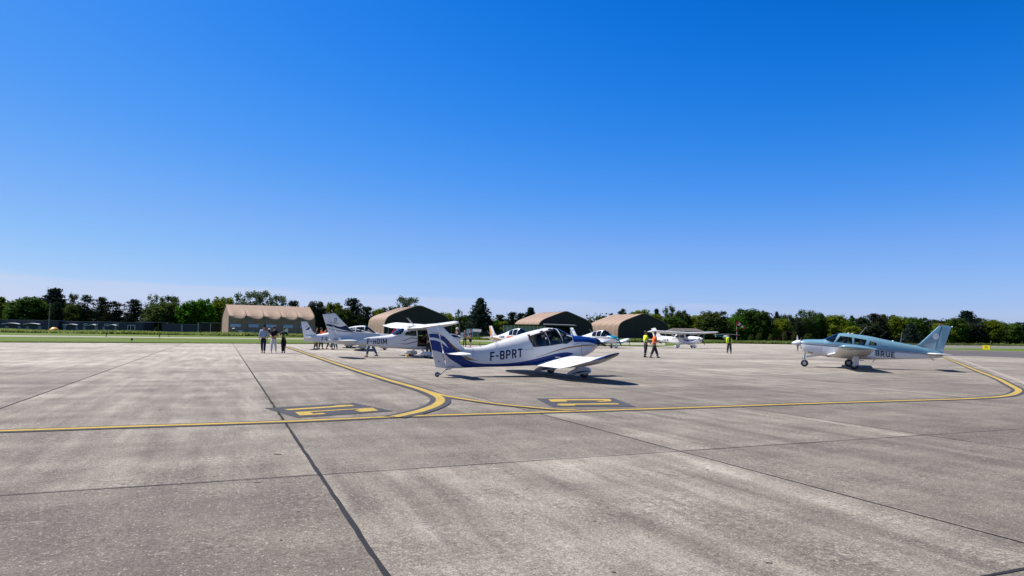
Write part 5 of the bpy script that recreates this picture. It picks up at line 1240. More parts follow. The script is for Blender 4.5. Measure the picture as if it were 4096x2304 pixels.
# low dark barracks at the left
def facade_block(name, pxa, pxb, Z, hgt, depth, label, openings, mat=P_SLATE, cat='building', base=0.0):
    a = W(pxa, 1320, Z); b_ = W(pxb, 1320, Z); L_ = b_.x - a.x; r = empty(name, ((a.x + b_.x) / 2, Z, 0)); tag(r, label, cat)
    mb = MB(); mb.box((0, depth / 2, hgt / 2), (L_, depth, hgt)); mb.build('wall', mat, r, smooth=False)
    mb = MB(); mb.box((0, depth / 2 - .1, hgt + .07), (L_ + .3, depth + .5, .13)); mb.build('roof', P_ROOFG, r, smooth=False)
    for nm, px, py, w_, h_, mt in openings:
        p = W(px, py, Z); x = p.x - (a.x + b_.x) / 2; z = p.z
        fw = w_ * Z / FPX; fh = h_ * Z / FPX
        if nm == 'window':
            mb = MB(); 
            for dx, dz, ww, hh in ((0, fh / 2, fw, .12), (0, -fh / 2, fw, .12), (-fw / 2, 0, .12, fh), (fw / 2, 0, .12, fh)): mb.box((x + dx, -.07, z + dz), (ww + (.12 if hh == .12 else 0), .10, hh if ww == .12 else .12))
            o = mb.build('window_frame', mt, r, smooth=False); mb = MB(); mb.box((x, -.03, z), (fw - .1, .04, fh - .1)); mb.build('pane', P_BLACK, o, smooth=False)
        elif nm == 'door':
            z0 = 0.05; zt = z + fh / 2; mb = MB(); mb.box((x, -.05, (z0 + zt) / 2), (fw, .08, zt - z0)); o = mb.build('door', mt, r, smooth=False)
            mb = MB(); mb.box((x + fw * .35, -.11, (z0 + zt) / 2), (.05, .04, .16)); mb.build('handle', P_METAL, o)
        elif nm == 'awning':
            mb = MB(); n = 14; up = []; dn = []
            for i in range(n + 1):
                t = i / n; xx = x + (t - .5) * fw; zz_ = z + fh * (math.sin(PI * (t * .75 + .12)) - .7); up.append(xx); dn.append(zz_)
            vs = []
            for i in range(n + 1):
                for y, dz in ((-1.3, -.05), (-1.3, .10), (0, .20), (0, .05)): vs.append((up[i], y, dn[i] + dz))
            fs = []
            for i in range(n):
                for j in range(4): fs.append((i * 4 + j, i * 4 + (j + 1) % 4, (i + 1) * 4 + (j + 1) % 4, (i + 1) * 4 + j))
            mb.add(vs, fs); mb.build('curved_awning', mt, r)
    return r
zs = .3494
ops = []
for x0, x1 in ((60, 98), (203, 240), (300, 330), (440, 475)): ops.append(('door', (x0 + x1) / 2 * zs, 1309, (x1 - x0) * zs, 9, P_DOORG))
for x0, x1, y in ((50, 250, 1295), (290, 480, 1296)): ops.append(('awning', (x0 + x1) / 2 * zs, y, (x1 - x0) * zs, 6, P_WHT))
facade_block('barrack_block', -260, 232, 233, 3.55, 7, 'dark slate low block at the far left with two curved awnings over grey doors', ops)
ops = []
for x0, x1 in ((725, 755), (865, 895), (950, 980), (1085, 1118), (1175, 1200), (1310, 1335)): ops.append(('door', (x0 + x1) / 2 * zs, 1311, (x1 - x0) * zs, 9, P_DOORG))
for xc, y in ((742, 517), (982, 511), (1100, 513), (1219, 514), (1336, 516)): ops.append(('window', xc * zs, 1120 + y * zs, 13, 7, P_WHT))
for x0, x1, y in ((770, 905, 1299), (945, 965, 1301), (1040, 1115, 1300), (1170, 1200, 1302), (1260, 1350, 1301)):
    if x1 - x0 > 50: ops.append(('awning', (x0 + x1) / 2 * zs, y, (x1 - x0) * zs, 5, P_WHT))
ops.append(('window', 1505 * zs, 1120 + 548 * zs, 29, 21, P_WHT)); ops.append(('window', 1480 * zs, 1120 + 548 * zs, 10, 20, P_WHT))
facade_block('barrack_block', 233, 572, 234.5, 3.35, 7, 'dark slate low block with small white-framed windows, left of the open-sided roof', ops)
facade_block('storage_block', 647, 805, 231, 2.95, 5, 'short dark slate block with a pale ladder, between grass and bright chestnut trees', [])
p = W(728, 1310, 230.6); r = empty('ladder', (p.x, 230.55, 0)); tag(r, 'pale ladder leaning on the short dark slate block', 'ladder')
for sx in (-.22, .22):
    mb = MB(); mb.box((sx, 0, 1.4), (.06, .05, 2.8)); mb.build('rail', P_WHT, r)
for i in range(8):
    mb = MB(); mb.box((0, 0, .3 + i * .33), (.44, .05, .05)); mb.build('rung', P_WHT, r)
def shelter(pxa, pxb, Z, z0, depth, posts, label, mat=P_ROOFG, clad=None, gable=0):
    a = W(pxa, 1320, Z); b_ = W(pxb, 1320, Z); L_ = b_.x - a.x; cx = (a.x + b_.x) / 2; r = empty('open_shelter', (cx, Z, 0)); tag(r, label, 'shelter')
    mb = MB()
    if gable: 
        t = .28; mb.add([(-L_ / 2, -.4, z0), (L_ / 2, -.4, z0), (L_ / 2 * (1 - t), depth / 2, z0 + gable), (-L_ / 2 * (1 - t), depth / 2, z0 + gable), (-L_ / 2, depth + .4, z0), (L_ / 2, depth + .4, z0)], [(0, 1, 2, 3), (3, 2, 5, 4), (0, 3, 4), (1, 5, 2), (0, 4, 5, 1)])
    else: mb.box((0, depth / 2, z0 + .1), (L_ + .4, depth + .8, .18))
    mb.build('roof', mat, r, smooth=False)
    for i in range(posts):
        x = -L_ / 2 + .2 + (L_ - .4) * i / (posts - 1); mb = MB(); mb.box((x, 0, z0 / 2), (.16, .16, z0)); mb.build('post', P_POST, r); mb = MB(); mb.box((x, depth, z0 / 2), (.16, .16, z0)); mb.build('post', P_POST, r)
    if clad: mb = MB(); mb.box((clad[0] * L_, depth / 2, z0 * .49), (clad[1] * L_, depth * .96, z0 * .97)); mb.build('back_store', P_DARKW, r, smooth=False)
    return r
shelter(545, 671, 242, 3.55, 4, 3, 'thin flat open-sided roof behind the slate blocks')
shelter(790, 893, 229, 3.5, 5, 3, 'flat-roofed open shelter on posts beside the long tan hangar', clad=(-.1, .5))
shelter(2686, 2818, 196, 3.05, 8, 4, 'low shelter with a tan hipped roof behind F-GTJC', mat=paint('brown_felt_roof', (.085, .070, .060), .9), clad=(.20, .6), gable=.85)
# timber shed before the third hangar
def timber_shed():
    Z = 213; a = W(2013, 1320, Z); b_ = W(2180, 1320, Z); L_ = b_.x - a.x; r = empty('timber_shed', (a.x, Z, 0)); tag(r, 'long timber shed with pale slatted upper wall and dark base, before the second tan ridge', 'shed')
    zt = 4.25; mb = MB(); mb.box((L_ / 2, 4, 1.0), (L_, 8, 2.0)); mb.build('dark_base_wall', P_DARKW, r, smooth=False)
    mb = MB(); mb.box((L_ / 2, 4.15, 3.1), (L_ - .1, 7.7, 2.2)); mb.build('slatted_wall', P_WOODG, r, smooth=False)
    for i in range(12):
        mb = MB(); mb.box((L_ * i / 11, .1, 3.1), (.28, .22, 2.2)); mb.build('post', P_POST, r, smooth=False)
    for i in range(44):
        mb = MB(); mb.box((L_ * (i + .5) / 44, .22, 3.1), (.12, .08, 2.1)); mb.build('slat', P_POST, r, smooth=False)
    mb = MB(); mb.box((L_ / 2, 4, zt + .1), (L_ + 1.0, 9, .35)); mb.build('roof', P_DARKW, r, smooth=False)
    Lb = W(2298, 1320, Z).x - b_.x; r = empty('open_barn', (b_.x + .1, Z - .4, 0)); tag(r, 'dark open-fronted barn with a grey roof edge, right of the slatted timber shed', 'barn')
    mb = MB(); mb.box((Lb / 2, 8, 2.1), (Lb, .2, 4.2)); mb.build('back_wall', P_DARKW, r, smooth=False)
    for x in (.1, Lb - .1): mb = MB(); mb.box((x, 4, 2.1), (.2, 8, 4.2)); mb.build('side_wall', P_DARKW, r, smooth=False)
    for i in range(7): mb = MB(); mb.box((Lb * (i + .5) / 7, 7.8, 2.1), (.25, .1, 4.1)); mb.build('post', P_SLATE, r, smooth=False)
    mb = MB(); mb.add([(-.3, -.5, 4.35), (Lb + .5, -.5, 4.15), (Lb + .5, 8.4, 4.5), (-.3, 8.4, 4.7), (-.3, -.5, 4.65), (Lb + .5, -.5, 4.45), (Lb + .5, 8.4, 4.75), (-.3, 8.4, 4.95)], [(0, 3, 2, 1), (4, 5, 6, 7), (0, 1, 5, 4), (1, 2, 6, 5), (2, 3, 7, 6), (3, 0, 4, 7)]); mb.build('roof', P_ROOFG, r, smooth=False)
timber_shed()
# green shed, white container, white panel, dark boundary fence
def plain_shed():
    Z = 168; a = W(1889, 1330, Z); b_ = W(1917, 1330, Z); L_ = b_.x - a.x; r = empty('garden_shed', (a.x, Z, 0)); tag(r, 'small green board shed with a grey corrugated roof, right of the white container', 'shed')
    mb = MB(); mb.box((L_ / 2, 2, .95), (L_, 4, 1.9)); mb.build('wall', P_WOODG, r, smooth=False)
    for i in range(7): mb = MB(); mb.box((L_ * (i + .5) / 7, -.03, .95), (.05, .05, 1.85)); mb.build('batten', P_POST, r, smooth=False)
    mb = MB(); mb.add([(-.1, -.3, 1.9), (L_ + .4, -.3, 1.75), (L_ + .4, 4.2, 2.5), (-.1, 4.2, 2.6)], [(0, 1, 2, 3)]); o = mb.build('roof', P_ROOFG, r, smooth=False); o.modifiers.new('t', 'SOLIDIFY').thickness = .1
    mb = MB(); mb.box((L_ * .78, -.06, 1.2), (.35, .04, 1.1)); mb.build('door', P_POST, r, smooth=False)
    Zc = 165; a = W(1866, 1330, Zc); b_ = W(1889, 1330, Zc); r = empty('container', ((a.x + b_.x) / 2, Zc, 0)); tag(r, 'white container standing behind the person in black shorts', 'container')
    w_ = b_.x - a.x; mb = MB(); mb.box((0, 1.2, 1.3), (w_, 2.4, 2.3)); mb.build('wall', P_PAPER, r, smooth=False); mb = MB(); mb.box((0, 1.2, 2.49), (w_ + .06, 2.5, .08)); mb.build('roof', P_WHT, r, smooth=False)
    Zc = 162; a = W(1839, 1330, Zc); b_ = W(1855, 1330, Zc); r = empty('notice_board', ((a.x + b_.x) / 2, Zc, 0)); tag(r, 'low white board behind the woman in the grey sweater', 'board')
    w_ = b_.x - a.x; mb = MB(); mb.box((0, 0, 1.15), (w_, .08, .9)); mb.build('panel', P_PAPER, r, smooth=False)
    for x in (-w_ / 2, w_ / 2): mb = MB(); mb.box((x, .06, .8), (.08, .06, 1.6)); mb.build('leg', P_GREYM, r, smooth=False)
plain_shed()
def dark_fence():
    Z = 195; a = W(1918, 1330, Z); b_ = W(2012, 1330, Z); L_ = b_.x - a.x; r = empty('board_fence', (a.x, Z, 0)); tag(r, 'dark green boarded fence between the small green shed and the timber shed', 'fence')
    mb = MB(); mb.box((L_ / 2, 0, 1.1), (L_, .06, 2.0)); mb.build('board_panel', P_DARKW, r, smooth=False)
    for i in range(8): mb = MB(); mb.box((L_ * i / 7, -.08, 1.1), (.12, .1, 2.2)); mb.build('post', P_DARKW, r, smooth=False)
dark_fence()
# yellow half dome
p = W(216, 1320, 205); r = empty('inflatable_dome', (p.x, 205, 0)); tag(r, 'flat yellow dome lying in the grass before the slate blocks', 'dome')
mb = MB(); rings = []
for z, rr in ((0, 1.35), (.35, 1.32), (.8, 1.1), (1.1, .8), (1.3, .4), (1.36, .02)): rings.append([Vector((rr * 1.0 * math.cos(q), rr * math.sin(q), z * .98)) for q in [2 * PI * j / 20 for j in range(20)]])
mb.rings(rings); mb.build('shell', P_YEL, r); mb = MB(); mb.lathe([(0, 1.42), (.12, 1.42)], (0, 0, 0), 'z', 20); mb.build('base_ring', P_POST, r)
# mast
p = W(195, 1300, 228); r = empty('lamp_mast', (p.x, 228, 0)); tag(r, 'thin grey mast standing before the tall cedar at the left', 'mast')
mb = MB(); mb.tube([(0, 0, 0), (0, 0, 9.3)], [.09, .05], 8); mb.build('pole', P_GREYM, r); mb = MB(); mb.box((0, 0, 9.35), (.9, .1, .12)); mb.build('crossarm', P_GREYM, r)

# ---- yellow sign, windsock, edge markers, helicopter ------------------
p = G(3946, 1400.5); r = empty('taxiway_sign', (p.x, p.y, 0), R_(-50)); tag(r, 'square yellow sign reading F3 on the grass at the far right', 'sign')
mb = MB(); mb.box((0, 0, .44), (1.05, .16, .70)); mb.build('sign_face', paint('sign_yellow', (0.80, 0.62, 0.0), 0.5), r)
for x in (-.25, .25): mb = MB(); mb.box((x, 0, .06), (.06, .06, .14)); mb.build('foot', P_YEL, r)
cu = bpy.data.curves.new('t', 'FONT'); cu.body = 'F3'; cu.size = .42; cu.align_x = 'CENTER'; cu.offset = .008; ob = bpy.data.objects.new('t', cu); col.objects.link(ob)
me = bpy.data.meshes.new_from_object(ob.evaluated_get(bpy.context.evaluated_depsgraph_get())); bpy.data.objects.remove(ob); me.materials.clear(); me.materials.append(P_BLACK)
o = bpy.data.objects.new('sign_text', me); col.objects.link(o); o.parent = r; o.location = (0, -.085, .31); o.rotation_euler = (Q, 0, 0)
def windsock():
    Z = 205; p = W(2947, 1340, Z); r = empty('windsock', (p.x, Z, 0)); tag(r, 'red and white windsock hanging from a striped pole at the wood edge', 'windsock')
    top = W(2947, 1296, Z).z
    segs = 7
    for i in range(segs):
        mb = MB(); mb.tube([(0, 0, top * i / segs), (0, 0, top * (i + 1) / segs)], .07, 8); mb.build('pole_section', P_RED if i % 2 == 0 else P_WHT, r)
    a = Vector((-.05, 0, top + .55)); b_ = Vector((2.35, -.1, top - 1.35)); rads = [.50, .47, .43, .38, .33, .28]
    mb = MB(); mb.lathe([(-.03, .52), (.03, .52)], tuple(a), 'x', 16); 
    for i in range(5):
        A0, B0 = a.lerp(b_, i / 5), a.lerp(b_, (i + 1) / 5); mb = MB(); mb.tube([A0, A0.lerp(B0, .5) + Vector((0, 0, .02)), B0], [rads[i], (rads[i] + rads[i + 1]) / 2, rads[i + 1]], 14, caps=(i in (4,))); mb.build('sock_band', paint('windsock_red', (0.50, 0.015, 0.04), 0.8) if i % 2 == 0 else P_WHT, r)
windsock()
MK = None
for px, py, lb in ((527, 1372, 'small dark edge light nearest the apron, in the left grass strip'), (637, 1353.5, 'dark edge light at the pale taxiway, below the short slate block'), (675, 1346.5, 'tiny dark edge light beyond the pale taxiway, below the pale ladder'),
                   (2517, 1379, 'dark edge light in the grass left of the hi-vis pair'), (425, 1347.5, 'tiny flat edge light beside the pale taxiway below the slate barracks')):
    p = G(px, py)
    if MK is None:
        MK = empty('edge_light', (p.x, p.y, 0)); tag(MK, lb, 'edge light', 'taxiway edge lights')
        mb = MB(); mb.lathe([(0, .16), (.03, .15), (.04, .03)], (0, 0, 0), 'z', 12); mb.build('base_plate', P_BLACK, MK)
        mb = MB(); mb.tube([(0, 0, .03), (0, 0, .30)], .03, 8); mb.build('stem', P_BLACK, MK); mb = MB(); mb.lathe([(0, .09), (.12, .11), (.2, .06), (.22, .005)], (0, 0, .28), 'z', 12); mb.build('lens', P_NAVY, MK)
    else:
        e = MK.copy(); col.objects.link(e); e.location = (p.x, p.y, 0); e['label'] = lb
        for ch in MK.children: c2 = ch.copy(); col.objects.link(c2); c2.parent = e
def helicopter():
    Z = 228; p = W(2906, 1360, Z); r = empty('helicopter', (p.x, Z, .0), R_(25)); tag(r, 'small white and blue helicopter behind the tall grass, left of the windsock', 'helicopter')
    mb = MB(); rings = []
    for x, zc_, ry, rz_ in ((1.6, 1.0, .05, .05), (1.4, 1.05, .42, .38), (.8, 1.2, .62, .62), (0, 1.3, .65, .72), (-.8, 1.4, .55, .58), (-1.4, 1.55, .25, .3)): rings.append([Vector((x, ry * math.cos(q), zc_ + rz_ * math.sin(q))) for q in [2 * PI * j / 18 for j in range(18)]])
    mb.rings(rings); b_ = mb.build('cabin', P_WHT, r); mb = MB(); mb.tube([(-1.2, 0, 1.65), (-4.6, 0, 1.9)], [.2, .09], 10); mb.build('tail_boom', P_TEAL, r)
    mb = MB(); mb.add([(-4.3, .03, 1.5), (-4.75, .03, 1.4), (-5.0, .03, 2.7), (-4.75, .03, 2.75), (-4.3, -.03, 1.5), (-4.75, -.03, 1.4), (-5.0, -.03, 2.7), (-4.75, -.03, 2.75)], [(0, 1, 2, 3), (7, 6, 5, 4), (0, 4, 5, 1), (1, 5, 6, 2), (2, 6, 7, 3), (3, 7, 4, 0)]); mb.build('tail_fin', P_WHT, r)
    mb = MB(); mb.tube([(0, 0, 1.9), (0, 0, 2.45)], .07, 8); mb.build('rotor_mast', P_GREYM, r)
    for a_ in (R_(-35), R_(145)):
        mb = MB(); mb.tube([(0, 0, 2.45), (1.8 * math.cos(a_), 1.8 * math.sin(a_), 2.42), (4.3 * math.cos(a_), 4.3 * math.sin(a_), 2.2)], [.09, .08, .06], 6); mb.build('rotor_blade', P_GREYM, r)
    mb = MB(); mb.box((.9, 0, 1.35), (.9, 1.1, .5)); mb.build('windscreen', P_NAVY, r)
    for sy in (-.7, .7): mb = MB(); mb.tube([(-1.2, sy, .06), (1.3, sy, .06), (1.5, sy, .16)], .05, 6); mb.build('skid', P_GREYM, r); mb = MB(); mb.tube([(.5, sy, .06), (.5, sy * .5, .8)], .04, 6); mb.build('skid_leg', P_GREYM, r)
helicopter()
# ================================================================== TREES
def leaf_mat(name, c1, c2, trans=0.35, seed=0.0, vscale=0.35):
    m = bpy.data.materials.new(name); m.use_nodes = True; t = m.node_tree; nd = t.nodes; lk = t.links
    for n in list(nd):
        if n.type == 'BSDF_PRINCIPLED': nd.remove(n)
    oi = nd.new('ShaderNodeObjectInfo'); tc = nd.new('ShaderNodeTexCoord')
    nz_ = nd.new('ShaderNodeTexNoise'); nz_.inputs['Scale'].default_value = vscale; nz_.inputs['Detail'].default_value = 3; lk.new(tc.outputs['Object'], nz_.inputs['Vector'])
    rp = nd.new('ShaderNodeNewGeometry')
    f = mth('ADD', mth('MULTIPLY', mth('SUBTRACT', nz_.outputs[0], .5, t), 1.6, t), mth('MULTIPLY', rp.outputs['Random Per Island'], .7, t), t)
    f = mth('ADD', f, mth('MULTIPLY', oi.outputs['Random'], .35, t), t, clamp=True)
    mx = nd.new('ShaderNodeMixRGB'); mx.inputs['Color1'].default_value = c1 + (1,); mx.inputs['Color2'].default_value = c2 + (1,); lk.new(f, mx.inputs['Fac'])
    df = nd.new('ShaderNodeBsdfDiffuse'); tr = nd.new('ShaderNodeBsdfTranslucent'); lk.new(mx.outputs[0], df.inputs[0]); lk.new(mx.outputs[0], tr.inputs[0])
    ms = nd.new('ShaderNodeMixShader'); ms.inputs[0].default_value = trans; lk.new(df.outputs[0], ms.inputs[1]); lk.new(tr.outputs[0], ms.inputs[2])
    lk.new(ms.outputs[0], nd['Material Output'].inputs[0]); return m
LM = {
 'green': leaf_mat('mid_green_leaves', (0.018, 0.042, 0.009), (0.080, 0.140, 0.026), .45),
 'bright': leaf_mat('bright_green_leaves', (0.016, 0.060, 0.004), (0.080, 0.200, 0.016), .45),
 'lime': leaf_mat('yellow_green_leaves', (0.050, 0.078, 0.007), (0.185, 0.225, 0.022), .45),
 'olive': leaf_mat('olive_leaves', (0.022, 0.036, 0.011), (0.088, 0.122, 0.032), .4),
 'silver': leaf_mat('silver_green_leaves', (0.058, 0.085, 0.048), (0.180, 0.225, 0.140), .4),
 'pine': leaf_mat('dark_pine_needles', (0.011, 0.018, 0.011), (0.044, 0.060, 0.032), .2),
 'brown': leaf_mat('brownish_pine_needles', (0.015, 0.015, 0.010), (0.050, 0.050, 0.029), .15),
 'cedar': leaf_mat('blue_cedar_needles', (0.010, 0.020, 0.016), (0.044, 0.070, 0.052), .2),
 'wood': leaf_mat('wood_leaves', (0.014, 0.026, 0.008), (0.056, 0.088, 0.021), .3),
 'purple': leaf_mat('purple_leaves', (0.010, 0.005, 0.007), (0.026, 0.012, 0.016), .2)}
P_BARK = paint('bark', (0.055, 0.042, 0.032), 0.9, var=.3, scale=6); P_BIRCH = paint('pale_bark', (0.16, 0.15, 0.13), 0.9, var=.4, scale=6)
class Crown:
    def __init__(s, seed): s.r = random.Random(seed); s.v = []; s.f = []
    def leaf(s, p, out, size, asp=.7):
        r = s.r; n = (out + Vector((r.gauss(0, .55), r.gauss(0, .55), r.gauss(0, .55) + .15))).normalized()
        a = n.cross(Vector((r.gauss(0, 1), r.gauss(0, 1), r.gauss(0, 1))))
        if a.length < 1e-3: a = Vector((1, 0, 0))
        a.normalize(); b_ = n.cross(a); L_ = size * r.uniform(.6, 1.3); w = L_ * asp; o = len(s.v)
        s.v += [p - a * L_ * .5, p - b_ * w * .45 + a * L_ * .05, p + a * L_ * .55, p + b_ * w * .45 + a * L_ * .05]; s.f.append((o, o + 1, o + 2, o + 3))
    def clump(s, c, rad, n, size, shell=.45, drop=0):
        r = s.r
        for _ in range(n):
            d = Vector((r.gauss(0, 1), r.gauss(0, 1), r.gauss(0, 1))).normalized(); k = r.uniform(shell, 1) * (1 + .25 * r.random() ** 4)
            p = c + Vector((d.x * rad[0] * k, d.y * rad[1] * k, d.z * rad[2] * k - drop * abs(r.gauss(0, .5))))
            if p.z < .25: p.z = .25 + r.random() * .3
            s.leaf(p, d, size)
    def mesh(s, name, mat):
        me = bpy.data.meshes.new(name); me.from_pydata(s.v, [], s.f); me.materials.append(mat); me.update(); return me
def trunk_mesh(name, h, r0, seed, limbs, mat, lean=.03):
    rd = random.Random(seed); mb = MB(); pts = [Vector((0, 0, -.1))]
    for i in range(1, 7): pts.append(Vector((rd.gauss(0, lean) * i * h * .12, rd.gauss(0, lean) * i * h * .12, h * i / 6)))
    mb.tube(pts, [r0 * (1.15 - .95 * i / 6) for i in range(7)], 8)
    for t, ang, ln, up in limbs:
        k = t * 6; i = min(5, int(k)); b_ = pts[i].lerp(pts[i + 1], k - i); d = Vector((math.cos(ang), math.sin(ang), up)).normalized()
        mb.tube([b_, b_ + d * ln * .5 + Vector((0, 0, ln * .04)), b_ + d * ln + Vector((0, 0, ln * .16))], [r0 * .42 * (1.1 - t), r0 * .28 * (1.1 - t), r0 * .08], 6)
    me_o = mb.build(name, mat); me = me_o.data; bpy.data.objects.remove(me_o); return me
PROTO = {}
def proto(kind, var):
    key = (kind, var)
    if key in PROTO: return PROTO[key]
    rd = random.Random(hash((kind, var)) % 9973 if False else sum(ord(x) for x in kind) * 31 + var * 977); c = Crown(rd.random() * 1e6); H, Rr = 14.0, 5.0; limbs = []; bark = P_BARK; tr = .26
    if kind == 'broad':
        for _ in range(64):
            z = rd.uniform(.10, .88); w = math.sqrt(max(0.03, 1 - ((z - .40) / .56) ** 2)) * rd.uniform(.55, .98); a = rd.uniform(0, 2 * PI)
            q = rd.uniform(1.1, 2.1); c.clump(Vector((math.cos(a) * w * Rr * .86, math.sin(a) * w * Rr * .86, z * H)), (q, q, q * .8), 74, .72)
        c.clump(Vector((0, 0, H * .46)), (Rr * .8, Rr * .8, H * .42), 700, 1.1)
        for _ in range(14): c.clump(Vector((rd.uniform(-.5, .5) * Rr, rd.uniform(-.5, .5) * Rr, H * rd.uniform(.84, .97))), (1.0, 1.0, .8), 44, .55)
        limbs = [(rd.uniform(.2, .7), rd.uniform(0, 6.3), rd.uniform(2, 4), rd.uniform(.3, .9)) for _ in range(8)]
    elif kind == 'airy':          # birch and poplar: open crown, sky shows through at the rim
        for _ in range(70):
            z = rd.uniform(.14, .96); w = math.sqrt(max(0.02, 1 - ((z - .48) / .56) ** 2)) * rd.uniform(.3, 1.0); a = rd.uniform(0, 2 * PI)
            q = rd.uniform(.8, 1.5); c.clump(Vector((math.cos(a) * w * Rr * .92, math.sin(a) * w * Rr * .92, z * H)), (q, q, q * 1.1), 56, .52, .2, .5)
        c.clump(Vector((0, 0, H * .46)), (Rr * .75, Rr * .75, H * .38), 620, .8); bark = P_BIRCH; tr = .20
        limbs = [(rd.uniform(.2, .85), rd.uniform(0, 6.3), rd.uniform(2, 4), rd.uniform(.5, 1.4)) for _ in range(12)]
    elif kind == 'pine':
        for i in range(50):
            z = rd.uniform(.26, .97); w = (1.08 - z) ** .5 * rd.uniform(.2, 1.05); a = rd.uniform(0, 2 * PI); q = rd.uniform(1.1, 1.9)
            c.clump(Vector((math.cos(a) * w * Rr, math.sin(a) * w * Rr, z * H)), (q * 1.1, q * 1.1, q * .6), 80, .50, .2)
            if i < 26: limbs.append((min(.97, z * .98), a, w * Rr * .95, .12))
        for i in range(14): c.clump(Vector((rd.uniform(-.8, .8) * Rr, rd.uniform(-.8, .8) * Rr, H * rd.uniform(.05, .30))), (1.8, 1.8, 1.4), 60, .7)
        c.clump(Vector((0, 0, H * .55)), (Rr * .4, Rr * .4, H * .35), 260, .8)
        for i in range(4): c.clump(Vector((rd.uniform(-.2, .2) * Rr, rd.uniform(-.2, .2) * Rr, H * .97)), (.7, .7, .8), 34, .45)
        tr = .28
    elif kind == 'spruce':
        for i in range(26):
            z = .04 + .95 * i / 25; w = (1.0 - z) ** .66 * rd.uniform(.68, 1.26) + .05; n = max(4, int(11 * w + 3))
            for j in range(n):
                a = 2 * PI * j / n + rd.uniform(-.3, .3)
                for q in (.3, .62, .95): c.clump(Vector((math.cos(a) * w * Rr * q, math.sin(a) * w * Rr * q, z * H - q * w * 1.1)), (.95, .95, .5), 10, .60, .2)
        c.clump(Vector((0, 0, H * .98)), (.25, .25, .9), 16, .4)
    elif kind == 'cedar':
        for i in range(24):
            z = .08 + .90 * i / 23; w = (min(1.0, .16 + 2.6 * max(0, .90 - z)) if z > .55 else 1.0) * rd.uniform(.80, 1.12)
            n = int(6 + 9 * w)
            for j in range(n):
                a = 2 * PI * j / n + rd.uniform(-.5, .5); ww = w * rd.uniform(.55, 1.15)
                for q in (.25, .5, .75, 1.0): c.clump(Vector((math.cos(a) * ww * Rr * q, math.sin(a) * ww * Rr * q, z * H + .35 * q + rd.uniform(-.3, .3))), (1.1, 1.1, .42), 11, .60, .1)
            limbs.append((min(.95, z), rd.uniform(0, 6.3), w * Rr * .8, .05))
        for a in (0, 2.2, 4.3): c.clump(Vector((math.cos(a) * .9, math.sin(a) * .9, H * .975)), (.9, .9, .22), 22, .45, .1)
        tr = .40
    elif kind == 'bush':
        for _ in range(20):
            a = rd.uniform(0, 6.3); w = rd.uniform(0, .8); z = rd.uniform(.15, .8) * (1 - .4 * w); c.clump(Vector((math.cos(a) * w * Rr, math.sin(a) * w * Rr, z * H)), (1.9, 1.9, 2.8), 80, .8)
        tr = .15
    res = (c, trunk_mesh('trunk', H * (.93 if kind != 'bush' else .5), tr, 7 + var, limbs, bark)); PROTO[key] = res; res[0].cache = {}
    return res
HALF_W = {}
tr_rnd = random.Random(77)
g_t = 'trees of the wood edge behind the airfield'
TNAME = {'broad': ('broadleaf_tree', 'broadleaf tree'), 'airy': ('broadleaf_tree', 'open-crowned tree'), 'pine': ('pine_tree', 'pine'), 'spruce': ('spruce_tree', 'spruce'), 'cedar': ('cedar_tree', 'cedar'), 'bush': ('shrub', 'shrub')}
def tree(px, top, wpx, kind, leaf, Z, label, var=None):
    var = var if var is not None else tr_rnd.randint(0, 2)
    c, tm = proto(kind, var)
    if leaf not in c.cache: c.cache[leaf] = c.mesh('crown', LM[leaf])
    base = W(px, 1330, Z); zt = W(px, top, Z).z; zt = max(1.2, zt); hw = wpx * Z / FPX / 2 * {'cedar': 1.5, 'spruce': 1.28, 'pine': 1.36, 'broad': 1.12}.get(kind, 1.06)
    nm, w = TNAME[kind]; r = empty(nm, (base.x, Z, 0), tr_rnd.uniform(0, 6.28))
    t = bpy.data.objects.new('trunk', tm); col.objects.link(t); t.parent = r; o = bpy.data.objects.new('crown', c.cache[leaf]); col.objects.link(o); o.parent = r
    ss = hw / 5.0; r.scale = (ss, ss, zt / 14.4); tag(r, label, 'tree' if kind != 'bush' else 'shrub', g_t)
    return r
